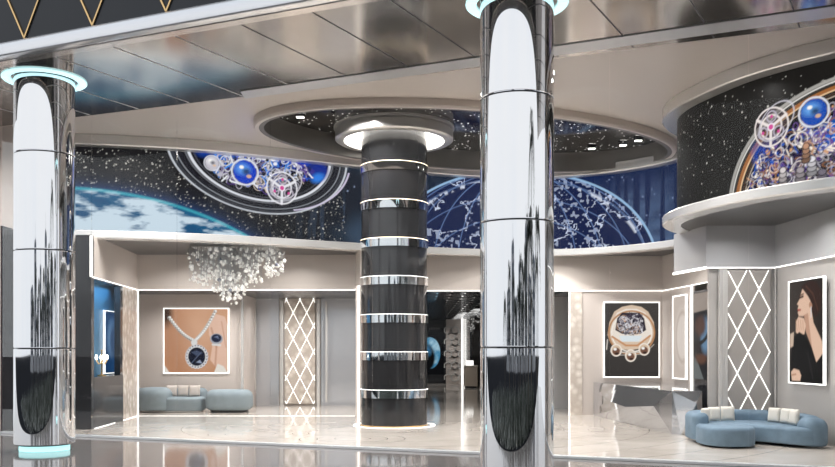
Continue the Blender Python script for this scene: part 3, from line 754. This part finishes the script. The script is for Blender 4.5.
# grey panel and pearl pillar right of the tall chrome column
struct('wall_grey', box(3.3,4.4,25.6,25.75,0,ZB+.2), M['header'])
struct('ceiling_side', box(3.8,6.3,y2+.13,26,ZB+.02,ZB+.1), M['darkceil'])
struct('wall_pearl_middle', box(at(569.5,y2),at(582,y2),y2-.03,y2+.15,0,ZB-.03), M['pearl'])
struct('trim_pearl_middle', box(at(568.6,y2),at(569.6,y2),y2-.05,y2,0,ZB-.03), M['led'])
struct('wall_watch', add_prism(wall((at(582,y2),y2+.02),(6.2,y2+.02),.1,0,ZB),wall_pts((6.2,y2+.02),(6.37,20.95),.1),0,ZB), M['wall'])
struct('trim_watch_edge', box(6.35,6.40,20.90,20.95,.8,ZB), M['led'])
cv = Canvas(100,136,0,1,1.36,0); cv.C[:] = np.array(srgb((62,58,56))); cv.put(np.clip(1-cv.Y/1.3,0,1)*.3,(95,90,86))
# wristwatch seen from the front
def W(px,py): return ((px-604)/56, (py-302)/56)
cv.poly([W(607,335),W(609,322),W(614,311),W(622,306),W(632,304),W(642,306),W(649,311),W(655,322),W(656,333),W(652,343),W(642,349),W(630,351),W(618,349),W(610,343)],(226,200,176))
cv.poly([W(610,333),W(612,322),W(617,312),W(626,308),W(637,308),W(646,312),W(651,322),W(653,333),W(645,342),W(617,342)],(245,232,220))
cv.ring(.5,.55,.42,.40,.03,(190,140,100)); cv.ring(.5,.55,.37,.35,.02,(255,245,235))
cv.poly([W(617,318),W(622,312),W(640,312),W(645,318),W(647,330),W(641,334),W(622,334),W(615,330)],(52,46,56))
gearwork(cv,.49,.40,.23,.19,110,[(220,215,220),(150,145,155),(90,80,95),(240,235,240),(200,160,130),(40,36,46)],8,.055)
cv.poly([W(619,336),W(643,336),W(639,342),W(622,342)],(228,236,240)); cv.line([W(612,337),W(626,346),W(638,346),W(651,336)],.035,(205,150,110))
cv.line([W(607,340),W(606,350)],.02,(220,210,200)); cv.line([W(610,352),W(620,356),W(645,355),W(655,345)],.015,(190,180,170))
for (px,py) in ((616,351),(631,356.5),(645,350)):
    x,y = W(px,py); cv.disc(x,y,.10,.11,(224,196,170)); cv.disc(x,y+.02,.07,.07,(120,85,70)); cv.ring(x,y,.095,.105,.02,(250,238,226)); cv.disc(x-.02,y-.02,.03,.025,(255,250,245)); cv.disc(x+.01,y+.06,.035,.02,(60,45,40))
cv.line([W(620,353),W(640,353)],.02,(225,215,205))
x0,x1 = at(604.5,y2), at(658.5,y2); zt, zb_ = zat(303,y2), zat(376.5,y2)
led_frame('framed_picture','lit upright picture of a jewelled gold wristwatch on grey','picture',x1-x0,zt-zb_,((x0+x1)/2,y2+.018,zb_),0,cv,.028)
cv = Canvas(40,80,0,1,2,0); cv.C[:] = np.array(srgb((205,190,180))); cv.disc(.7,1.0,.5,.65,(225,212,203),soft=.3); cv.ring(.75,1,.5,.6,.05,(190,172,160),soft=.1)  # pale pinkish reflection on the picture is painted into its colours
rz = math.atan2(20.95-22.82, 6.37-6.2)
led_frame('framed_picture','picture painted with a pale pinkish reflection in a lit frame on the return wall','picture',.78,1.95,(6.29,21.5,.98),rz,cv,.03)
# dark panel after the return wall, painted with a reflection from the panes
cv = Canvas(40,90,0,1,2.2,0); cv.C[:] = np.array(srgb((40,42,46))); cv.poly([(0,0),(.6,0),(.2,.5),(0,.6)],(120,125,125)); cv.disc(.45,.55,.32,.16,(110,75,60),soft=.1); cv.disc(.4,.75,.35,.12,(35,30,35),soft=.1); cv.disc(.7,1.1,.28,.42,(110,150,185),soft=.15); cv.disc(.4,1.35,.3,.25,(95,65,55),soft=.15); cv.ring(.2,1.5,.8,.6,.1,(15,15,18)); cv.poly([(0,1.7),(.8,1.75),(.9,2.2),(0,2.2)],(180,165,155))
rz2 = math.atan2(19.75-20.88, 6.46-6.39)
dc = empty('reflection_panel',(6.43,20.3,0),rz2,'dark panel painted with a blue and brown pane reflection behind the lit wall edge','painted panel')
H_, W_2 = 90, 40; pos = np.zeros((90,40,3)); pos[...,0] = np.linspace(-.52,.52,40); pos[...,2] = np.linspace(2.95,.98,90)[:,None]; pos[...,1] = -.012
paint_mesh('display', cv, pos, screen_mat('pane_reflection',.7), dc); obj('body', box(-.55,.55,0,.25,0,3.0), M['dark_gloss'], dc)

# mirrored, faceted plinth
top = [(4.42,22.75),(4.95,17.35),(5.35,17.3),(6.35,19.4),(6.28,22.75)]
bm = NB(); hz = .84
V = lambda x,y,z: bm.verts.new((x,y,z))
a,b,c_ = (4.44,22.7),(4.95,17.5),(5.55,17.55)
def lerp(p,q,t): return (p[0]+(q[0]-p[0])*t, p[1]+(q[1]-p[1])*t)
tl = [V(*lerp(a,b,t),hz) for t in (0,.4,.72,1)]; bl = [V(*lerp(a,b,t),0) for t in (0,.28,.62,1)]
mid = [V(lerp(a,b,.22)[0]-.05,lerp(a,b,.22)[1],.45), V(lerp(a,b,.52)[0]-.07,lerp(a,b,.52)[1],.38), V(lerp(a,b,.84)[0]-.06,lerp(a,b,.84)[1],.5)]
for f in [(tl[0],bl[0],mid[0]),(tl[0],mid[0],tl[1]),(bl[0],bl[1],mid[0]),(mid[0],bl[1],mid[1]),(mid[0],mid[1],tl[1]),(tl[1],mid[1],tl[2]),(bl[1],bl[2],mid[1]),(mid[1],bl[2],mid[2]),(mid[1],mid[2],tl[2]),(tl[2],mid[2],tl[3]),(bl[2],bl[3],mid[2]),(mid[2],bl[3],tl[3])]: bm.faces.new(f)
tr = V(*c_,hz); br = V(*c_,0); pk = V(5.35,17.25,.62); p0 = V(5.1,17.42,0)
for f in [(tl[3],bl[3],p0),(tl[3],p0,pk),(tl[3],pk,tr),(pk,p0,br),(pk,br,tr)]: bm.faces.new(f)
bk = [V(6.2,22.7,hz),V(6.2,22.7,0),V(6.33,20.9,hz),V(6.33,20.9,0)]
bm.faces.new((tr,br,bk[3],bk[2])); bm.faces.new((bk[2],bk[3],bk[1],bk[0])); bm.faces.new((bk[0],bk[1],bl[0],tl[0])); bm.faces.new(tl+[tr,bk[2],bk[0]]); bm.faces.new(bl+[p0,br,bk[3],bk[1]])
pl = obj('mirror_plinth', bm, M['mirror_soft']); pl.data.materials[0] = M['plinth_mirror']; tag(pl,'low mirrored plinth with triangular facets below the watch picture','plinth')

# right lounge
ZR = 3.22; yr = 17.3; xc = 6.87
b3 = bulkhead('wall_bulkhead_right', [(5.55,yr),(xc,yr),(7.04,14.9),(7.25,12.6)], ZR, 4.03, .12, 'bulk_grey')
obj('led_strip', wall((5.55,yr-.02),(5.3,18.6),.03,ZR-.03,ZR+.02), M['led'], b3); obj('end_panel', wall((5.3,18.6),(5.55,yr),.12,ZR,4.03), M['bulk_grey'], b3)
struct('wall_lounge_back', box(5.62,xc+.1,yr+.07,yr+.15,0,ZR), M['wall_stone'])
struct('wall_lounge_side', wall((xc+.03,yr+.05),(7.28,12.6),.12,0,ZR), M['wall_stone'])
struct('trim_lounge_left', box(at(718.5,yr),at(721.5,yr),yr-.08,yr+.03,0,ZR-.03), M['fin'])
struct('trim_lounge_jamb', box(at(721.7,yr),at(727,yr),yr-.05,yr+.03,0,ZR-.03), M['hexm'])
struct('trim_lounge_corner', box(at(775,yr)-.012,at(775,yr)+.012,yr-.03,yr+.03,0,ZR-.03), M['fin'])
dwr = .418; dhr = .808
dp = diamond_panel('wide grey panel with glowing diamond lines behind the blue sofa', at(770,yr)-at(728,yr), ZR-.05, ((at(728,yr)+at(770,yr))/2,yr+.03,0), 0, dwr, dhr, zat(310,yr), M['panel_grey'], .015, at(748,yr)-(at(728,yr)+at(770,yr))/2)
# portrait on the side wall
cv = Canvas(70,170,0,1,1,0); cv.C[:] = np.array(srgb((44,38,36))); cv.put(np.clip(1.1-cv.X*1.2,0,1)*.35,(85,75,70))
skin, sh = (228,190,166), (180,132,108)
cv.poly([(.36,.06),(.55,.02),(.8,.03),(.95,.14),(.92,.3),(.78,.36),(.66,.3),(.5,.2),(.42,.12)],(54,36,32)); 
cv.poly([(.40,.08),(.34,.14),(.31,.18),(.235,.225),(.28,.24),(.255,.275),(.275,.29),(.26,.31),(.29,.345),(.42,.35),(.56,.32),(.66,.28),(.62,.16),(.5,.1)],skin)
cv.poly([(.45,.33),(.64,.25),(.72,.42),(.96,.60),(.98,.72),(.8,.80),(.66,.64),(.50,.50)],skin); cv.poly([(.44,.34),(.56,.32),(.62,.5),(.68,.66),(.5,.5)],sh,a=.7)
cv.disc(.64,.245,.05,.03,sh); cv.line([(.31,.165),(.42,.155)],.022,(60,38,32)); cv.line([(.31,.145),(.43,.13)],.014,(70,45,38)); cv.line([(.265,.285),(.34,.285)],.02,(165,70,65)); cv.line([(.65,.27),(.65,.36)],.02,(225,225,230))
cv.poly([(.36,.06),(.55,.02),(.8,.03),(.95,.14),(.92,.3),(.76,.37),(.68,.24),(.56,.16),(.44,.10)],(54,36,32)); cv.line([(.5,.06),(.7,.14),(.84,.3)],.02,(95,62,50),a=.7)
cv.poly([(.2,.40),(.28,.35),(.44,.37),(.5,.44),(.46,.52),(.36,.56),(.2,.5)],skin)
for k in range(4): cv.line([(.2+.07*k,.38+.005*k),(.24+.06*k,.48)],.012,sh,a=.8)
cv.poly([(.12,.56),(.3,.50),(.48,.54),(.66,.66),(.8,.80),(1,.70),(1,1),(.0,1),(.05,.72)],(22,21,22)); cv.poly([(.02,.52),(.14,.5),(.12,.64),(.02,.66)],(205,180,160))
cv.poly([(.05,.90),(.14,.865),(.3,.88),(.36,.93),(.33,.985),(.08,.985)],skin); cv.line([(.08,.93),(.2,.92)],.015,sh); cv.line([(.55,.7),(.7,.95)],.02,(50,48,50))
pa, pb = (6.905,16.65), (6.995,15.38); rz3 = math.atan2(pb[1]-pa[1], pb[0]-pa[0])
led_frame('framed_picture','lit tall portrait of a dark haired woman in black in profile','picture',math.hypot(pb[0]-pa[0],pb[1]-pa[1])-.06,1.83,((pa[0]+pb[0])/2-.005,(pa[1]+pb[1])/2,1.05),rz3,cv,.024,strength=1.0)

# ------------------------------------------------------------------ chrome columns
def chrome_column(label, x, y):
    e = empty('chrome_column',(x,y,0),0,label,'column','chrome columns of the entrance')
    R = .47; zs = [.10,1.66,3.24,4.81,6.05]
    for a, b in zip(zs, zs[1:]):
        obj('shaft', lathe([(R-.012,a+.006),(R,a+.016),(R,b-.016),(R-.012,b-.006)],128), M['chrome'], e, True, 30)
    obj('core', lathe([(R-.03,.09),(R-.03,6.05)],64), M['joint'], e, True, 40)
    obj('base_light', lathe([(.39,.0),(.39,.095)],64), M['cyan'], e, True, 40)
    obj('collar_light', lathe([(.52,6.035),(.645,6.035),(.655,6.045),(.645,6.058),(.52,6.058)],96,closed=True), M['cyanwhite'], e, True, 40)
    return e
chrome_column('mirror polished chrome column at the far left of the entrance', -6.11, 14.75)
chrome_column('mirror polished chrome column near the centre, the larger in view', 1.27, 11.5)

# ------------------------------------------------------------------ black pillar
e = empty('banded_pillar',(-.51,19.7,0),0,'round black marble pillar with chrome bands under the starry ceiling','pillar')
R = .72
obj('shaft', lathe([(R,0.02),(R,6.5)],96), M['black_stone'], e, True, 40)
obj('foot_band', lathe([(R+.01,0),(R+.02,.03),(R,.03)],96), M['gold'], e, True, 40)
for k,z in enumerate((.70,1.51,2.31,3.12,3.93,4.74,5.55)):
    obj('band', lathe([(R-.02,z-.085),(R+.025,z-.085),(R+.025,z+.085),(R-.02,z+.085)],96,closed=True), M['chrome'], e, True, 40)
    obj('band_light', lathe([(R-.02,z+.086),(R+.02,z+.086),(R+.02,z+.10),(R-.02,z+.10)],96,closed=True), M['ledwarm'] if k>3 else M['led'], e, True, 40)
obj('capital', lathe([(1.10,6.20),(1.24,6.20),(1.29,6.23),(1.29,6.40),(1.24,6.41),(1.24,6.45),(1.32,6.46),(1.32,6.499),(1.10,6.499)],96,closed=True), M['capital'], e, True, 30)
obj('capital_light', lathe([(R+.01,6.34),(1.10,6.34),(1.10,6.40),(R+.01,6.40)],96,closed=True), M['lamp'], e, True, 40)
fl = obj('floor_light_ring', lathe([(.86,.001),(.90,.001),(.90,.012),(.86,.012)],96,(-.51,19.7,0),closed=True), M['led'], None, True, 40)
tag(fl,'thin glowing ring set in the floor around the black pillar','light')

# spotlights round the recess
sp = []
for i,t in enumerate(np.linspace(0,2*PI,18,endpoint=False)):
    x,y = grow(t+.1,-.55)
    if math.hypot(x+.51,y-19.7) < 1.5: continue
    h = empty('spotlight',(x,y,6.5),0,None,'spotlight','small spotlights around the starry ceiling recess')
    h['label'] = 'small square spotlight set in the dark starry ceiling recess'
    if not sp:
        q1 = obj('housing', add_box(NB(),-.09,.09,-.07,.07,-.05,0), M['dark_gloss'], h); q2 = obj('lens', add_box(NB(),-.075,.075,-.055,.055,-.06,-.05), M['lamp'], h); sp = [q1,q2]
    else:
        for q_ in sp:
            c2 = q_.copy(); COL.objects.link(c2); c2.parent = h

# ------------------------------------------------------------------ chandelier of crystal drops
def chandelier(label, x, y, ztop, wx, wy, drop, n, nparts, big, seed):
    e = empty('chandelier',(x,y,ztop),0,label,'chandelier')
    obj('ceiling_plate', box(-wx*.45,wx*.45,-wy*.4,wy*.4,-.03,0), M['steel'], e)
    r = random.Random(seed); beads = []
    while len(beads) < n:
        u_, v_ = r.uniform(-1,1), r.uniform(-1,1)
        if r.random() < .4: u_ = r.gauss(-.2,.35)
        if abs(u_) > 1: continue
        lim = .62+.38*math.exp(-((u_+.12)/.3)**2) - (.3*max(0,u_-.3))
        zz = -r.random()**.85*drop*lim - .04
        beads.append((u_*wx/2, v_*wy/2, zz, big*(.45+.8*r.random())))
    beads.sort(key=lambda b: b[1]-b[3]*8)
    wires = NB(); rest = NB(); me = [None, None]
    def bead(bm, s): bmesh.ops.create_icosphere(bm, subdivisions=1, radius=s)
    for i,(bx,by,bz,s) in enumerate(beads):
        add_bar(wires,(bx,by,-.03),(bx,by,bz),.006,.006,(0,1,0))
        if i < nparts:
            mi = 1 if i % 19 == 7 else 0
            if me[mi] is None:
                b0 = NB(); bead(b0,1.0); o = obj('crystal_drop', b0, M['crystal_dark'] if mi else M['crystal'], e); me[mi] = o
            else:
                o = me[mi].copy(); COL.objects.link(o); o.parent = e
            o.location = (bx,by,bz); o.scale = (s,s,s*r.uniform(.8,1.3)); o.rotation_euler = (r.uniform(0,3),r.uniform(0,3),0)
        else:
            b0 = bmesh.ops.create_icosphere(rest, subdivisions=1, radius=s); bmesh.ops.translate(rest, verts=b0['verts'], vec=(bx,by,bz))
    obj('wires', wires, M['wire'], e)
    if n > nparts: tag(obj('crystal_drops', rest, M['crystal'], e), kind='stuff')
    else: rest.free()
    return e
yc = 20.9
chandelier('wide cluster of hanging crystal drops below the screen on the left', at(236,yc), yc, 4.03, 92/F*yc, 1.0, 1.3, 430, 100, .043, 4)
chandelier('small distant crystal chandelier at the right side of the corridor', at(473,38), 38, ZB+.2, .55, .5, 1.0, 60, 60, .035, 9)

# ------------------------------------------------------------------ furniture
def cushions(spec, label_fn, m, group):
    first = None
    for i,(x,y,z,w,rz,tilt) in enumerate(spec):
        if first is None: o = first = obj('cushion', pillow_bm(1,1,.34), m, None, True)
        else: o = first.copy(); COL.objects.link(o)
        o.location = (x,y,z); o.rotation_euler = (tilt,0,rz); o.scale = (w,w,w)
        tag(o, label_fn[i], 'cushion', group)
# right blue sofa
def SX(x): return 6.86-(6.86-x)*.885
so = empty('curved_sofa',(5.9,15.9,0),0,'blue velvet curved sofa with round chaise before the diamond light panel','sofa')
def L(p): return (SX(p[0])-5.9, p[1]-15.9)
back = catmull([(4.76,15.95),(4.82,16.45),(5.2,16.76),(5.8,16.84),(6.3,16.72),(6.62,16.35),(6.68,15.7),(6.62,15.22)],8)
obj('backrest', puff([L(p) for p in strip_fp(back,.34)],.05,.525,.10), M['bluefab'], so, True)
seat = [(4.95,15.9),(5.5,15.75),(5.95,15.35),(6.2,14.98),(6.5,14.86),(6.68,15.0),(6.72,15.6),(6.6,16.2),(6.25,16.65),(5.7,16.76),(5.2,16.68),(4.95,16.4)]
sc = np.array(catmull(seat+[seat[0]],6))[:-1]
obj('seat', puff([L(p) for p in sc],.05,.34,.07), M['bluefab'], so, True)
obj('chaise', puff([L(p) for p in superell(5.06,15.42,.50,.58,2.5,48)],.03,.345,.06), M['bluefab'], so, True)
obj('plinth', puff([L(p) for p in superell(5.06,15.5,.42,.5,2.5,32)],0,.06,.01), M['dark_gloss'], so, True)
obj('armrest', puff([L(p) for p in superell(6.60,15.12,.25,.28,2.3,32)],.03,.50,.16), M['bluefab'], so, True)
bm = NB()
for t in (.36,.62): 
    p = back[int(t*len(back))]; q_ = normals2(back)[int(t*len(back))]
    add_tube(bm,[(*L((p+q_*.165)),.36),(*L((p+q_*.16)),.44),(*L((p+q_*.11)),.53),(*L(p),.565)],.008)
obj('seam', bm, M['dark_gloss'], so)
cushions([(5.15,16.06,.352,.25,.75,-.1),(5.385,16.30,.352,.255,.3,-.1),(5.65,16.38,.352,.26,.06,-.1)],
         ['cream cushion at the left end of the blue sofa','middle cream cushion of the left three on the blue sofa','cream cushion third from the left end of the blue sofa'],M['cream'],'cushions on the blue sofa')
cushions([(6.34,16.02,.352,.26,-1.05,-.1),(6.43,15.74,.352,.265,-1.3,-.1),(6.45,15.44,.352,.27,-1.45,-.1)],
         ['cream cushion farthest back of the right three on the blue sofa','middle cream cushion of the right three on the blue sofa','white cushion nearest the right arm of the blue sofa'],M['cream'],'cushions on the blue sofa')
# left lounge
yl = 24.1
so = empty('lounge_sofa',(-6.4,24.2,0),0,'pale grey blue low sofa with round arm below the necklace picture','sofa')
obj('seat', puff([(p[0]+6.4,p[1]-24.2) for p in superell(at(178,24),24.1,.68,.42,3.5,40)],.04,.40,.08), M['greyblue'], so, True)
obj('backrest', puff([(p[0]+6.4,p[1]-24.2) for p in superell(at(168,24.6),24.62,1.08,.2,3,40)],.05,.62,.14), M['greyblue'], so, True)
obj('armrest', puff([(p[0]+6.4,p[1]-24.2) for p in superell(at(154,23.9),23.95,.45,.42,2.6,40)],.05,.66,.22), M['greyblue'], so, True)
obj('plinth', puff([(p[0]+6.4,p[1]-24.2) for p in superell(at(170,24),24.15,.9,.36,3.5,40)],0,.06,.01), M['fin'], so, True)
po = empty('pouf',(at(229.5,24.0),24.0,0),0,'large round grey blue pouf beside the low lounge sofa','pouf')
obj('body', puff(superell(0,0,.62,.46,2.5,48),.05,.60,.2,.15), M['greyblue'], po, True); obj('plinth', puff(superell(0,0,.5,.36,2.5,32),0,.06,.01), M['dark_gloss'], po, True)
cushions([(at(171.5,24.2),24.2,.405,.30,.1,-.12),(at(183,24.2),24.2,.405,.30,-.05,-.12),(at(194.5,24.2),24.2,.405,.30,.08,-.12)],
         ['taupe cushion nearest the round arm of the low lounge sofa','middle taupe cushion on the low lounge sofa','rightmost taupe cushion on the low lounge sofa'],M['taupe_cush'],'cushions on the low lounge sofa')

# ------------------------------------------------------------------ street behind the viewer, seen only in the chrome
def palm(label, x, y, h, seed, lean=.3, FL=2.4):
    r = random.Random(seed); e = empty('palm_tree',(x,y,-.03),r.uniform(0,6),label,'palm tree','palms across the drive')
    pts = [(lean*(k/8)**2*h*.15,0,h*k/8) for k in range(9)]
    obj('trunk', add_tube(NB(),pts,[.2-.1*k/8 for k in range(9)],10), M['bark'], e, True)
    bm = NB(); top_ = Vector(pts[-1])
    for k in range(26):
        a = k*2.4; up = r.uniform(.1,1.1); Lf = FL*r.uniform(.75,1.05)
        d = Vector((math.cos(a),math.sin(a),0)); spine = []
        for j in range(9):
            t = j/8; spine.append(top_ + d*Lf*t*(.6+.4*math.cos(up)) + Vector((0,0,Lf*(math.sin(up)*t - 1.0*t*t))))
        add_tube(bm, spine, .022, 4); side = d.cross(Vector((0,0,1)))
        for j in range(1,9):
            for w in (0,.5):
                p = spine[j-1].lerp(spine[j], w); ln = .55*(1-abs(j/8-.45))
                for s in (-1,1):
                    q = p + side*s*ln*.8 + d*ln*.4 - Vector((0,0,ln*.45))
                    v = [bm.verts.new(z_) for z_ in (p-d*.06, p+d*.06, q)]; bm.faces.new(v)
    obj('crown', bm, M['frond'], e)
PL = 'palm across the drive mirrored in the chrome columns'
for (x,y,h,sd,fl_) in [(5.3,4.0,4.2,1,2.3),(4.4,-1.2,3.6,2,2.4),(9.8,0.4,7.4,4,3.2),(2.2,-6.5,3.4,5,2.6),(10.4,6.2,4.6,6,2.4),(-2.6,-7.5,3.0,8,2.6),(7.4,-4.8,4.6,9,3.0),(-8.0,-5.5,2.6,10,2.4),(13.2,-3.2,5.6,11,2.8),(-13,-4,3.2,12,2.6),(12.5,-9.5,6.2,13,3.0),(0.4,-10.5,3.6,14,2.8),(5.2,-10,3.2,15,3.0),(-5.4,-11,4.2,16,2.8),(9.0,-8.2,3.0,17,3.0),(3.4,-13.5,5.0,18,3.0),(15.5,-6.5,3.4,19,3.0),(-10.5,-9.5,4.6,20,3.0),(17.0,0.5,4.4,21,3.0)]:
    palm(PL, x, y, h, sd, .3, fl_)
bed = NB()
rb = random.Random(3)
for _ in range(13000):                                     # grass added to darken the chrome reflection, pale blades for its streaks
    x = rb.uniform(-22, 11); y = dy_(x) - .5 - rb.random()*8.5
    hmax = min(.95, 1.45-.135*max(y,0)) * rb.uniform(.35,1)
    if abs(x) < .8 and abs(y) < 1.2: continue
    a = rb.uniform(0,2*PI); w_b = rb.uniform(.02,.06); dxb, dyb = math.cos(a), math.sin(a); ln = rb.uniform(-.25,.25)
    v = [bed.verts.new(p) for p in ((x-dxb*w_b,y-dyb*w_b,-.03),(x+dxb*w_b,y+dyb*w_b,-.03),(x+dyb*ln+dxb*w_b*.7,y+ln*.5,hmax*.6-.03),(x+dyb*ln*1.6,y+ln,hmax-.03))]
    f_ = bed.faces.new(v); f_.material_index = 1 if rb.random() < .2 else 0
bo = obj('filler_grass', bed, [M['frond'], M['streak_leaf']]); tag(bo,'dark low grasses added to fill the reflection at the foot of the chrome columns','grass',kind='stuff')
def tower(label, x, y, w, d, h):
    e = empty('tower_block',(x,y,-.03),0,label,'building','towers across the street')
    obj('podium', box(-w*.6,w*.6,-d*.6,d*.6,0,h*.1), M['tower'], e)
    obj('glass_core', box(-w*.47,w*.47,-d*.47,d*.47,h*.1,h*.97), M['tower_glass'], e)
    bm = NB(); nf = max(6,int(h/3.5))
    for k in range(nf): z = h*.1+(h*.87)*k/nf; add_box(bm,-w/2,w/2,-d/2,d/2,z,z+.7)
    obj('floor_slabs', bm, M['tower'], e); obj('crown', add_box(box(-w*.4,w*.4,-d*.4,d*.4,h*.97,h),-.2,.2,-.2,.2,h,h*1.15), M['tower'], e)
for (x,y,w_,d_,h_) in [(-34,-46,12,6,7),(-20,-52,9,5,11),(-8,-50,8,5,6),(3,-54,7,5,9),(13,-50,9,6,6.5),(25,-48,8,6,12),(38,-44,12,6,8),(52,-36,10,6,10)]:
    tower('low stone block across the street mirrored in the chrome columns',x,y,w_,d_,h_)

# ------------------------------------------------------------------ light
LK = .44
def area(name, loc, size, power, rot=(0,0,0), col=(1,.965,.935), shape='DISK', spread=2.6, sy=None):
    l = bpy.data.lights.new(name,'AREA'); l.shape = shape; l.size = size
    if sy: l.size_y = sy
    l.energy = power*LK; l.color = col; l.spread = spread
    o = bpy.data.objects.new(name, l); COL.objects.link(o); o.location = loc; o.rotation_euler = rot
    return o
for i,(x,y) in enumerate([(-5.6,17.9),(-4.1,17.2),(-1.2,15.6),(1.2,14.9),(3.0,14.6),(-6.2,18.2),(4.4,14.2)]):
    area('lobby_fill',(x,y,6.19),.2,230)  # added fill lamps, the lobby ceiling shows no such fittings
for t in np.linspace(0,2*PI,7,endpoint=False):
    x,y = grow(t+.4,-1.5); area('recess_downlight',(x,y,6.48),.25,230)
for x in (-6.6,-5.2,-3.6,-2.2): area('lounge_fill',(x,23.7,ZB+.04),.2,85)  # added lamps that brighten the lounge, no fittings known there
for x in (-3.9,-2.2): area('lounge_fill',(x,25.8,ZB+.04),.2,60)
for x in (-5.6,-3.0): area('gallery_fill',(x,21.4,4.02),.2,80)  # added fill lamps brightening the rooms under the screens
for x,y in ((2.2,23.6),(5.2,21.6),(3.6,22.0),(5.8,16.4),(6.3,15.2),(6.2,14.0)): area('gallery_fill',(x,y,4.02 if y<22.9 else ZB+.15),.2,60 if y > 17 else 45)
for y in (27,33,39,44): area('corridor_fill',(1.0,y,ZB+.1),.2,70)  # lamps added along the corridor for brightness only
area('niche_light',(-7.0,20.2,3.1),.3,40,col=(.35,.7,1),shape='RECTANGLE',sy=1.6)

w = bpy.data.worlds.new('sky'); S.world = w; w.use_nodes = True; nt = w.node_tree; bg = nt.nodes['Background']
tc = N(nt,'ShaderNodeTexCoord'); sx = N(nt,'ShaderNodeSeparateXYZ'); nt.links.new(tc.outputs['Generated'], sx.inputs[0])
cr = N(nt,'ShaderNodeValToRGB'); nt.links.new(sx.outputs[2], cr.inputs[0]); e = cr.color_ramp.elements
e[0].position = 0; e[0].color = (.80,.86,.93,1); e[1].position = .9; e[1].color = (.62,.74,.90,1)
k = cr.color_ramp.elements.new(.25); k.color = (.93,.96,1,1)
nz = N(nt,'ShaderNodeTexNoise'); nz.inputs['Scale'].default_value = 2.5; nz.inputs['Detail'].default_value = 6; nt.links.new(tc.outputs['Generated'], nz.inputs['Vector'])
mx = N(nt,'ShaderNodeMix', data_type='RGBA'); mx.inputs[7].default_value = (1,1,1,1); nt.links.new(nz.outputs[0], mx.inputs[0]); nt.links.new(cr.outputs[0], mx.inputs[6])
nt.links.new(mx.outputs[2], bg.inputs[0]); bg.inputs[1].default_value = 1.0

# ------------------------------------------------------------------ camera
cam = bpy.data.cameras.new('camera'); co = bpy.data.objects.new('camera', cam); COL.objects.link(co); S.camera = co
co.location = (0,0,EYE); co.rotation_euler = (PI/2,0,0); cam.sensor_width = 36; cam.lens = 36*F/835
cam.shift_y = (HY-233.5)/835; cam.clip_start = .05; cam.clip_end = 300
S.view_settings.view_transform = 'Standard'; S.view_settings.look = 'None'; S.view_settings.gamma = 1; S.view_settings.exposure = 0
S.view_settings.use_curve_mapping = False
S.cycles.max_bounces = 12; S.cycles.transparent_max_bounces = 16; S.cycles.glossy_bounces = 6; S.cycles.caustics_reflective = False; S.cycles.sample_clamp_indirect = 6
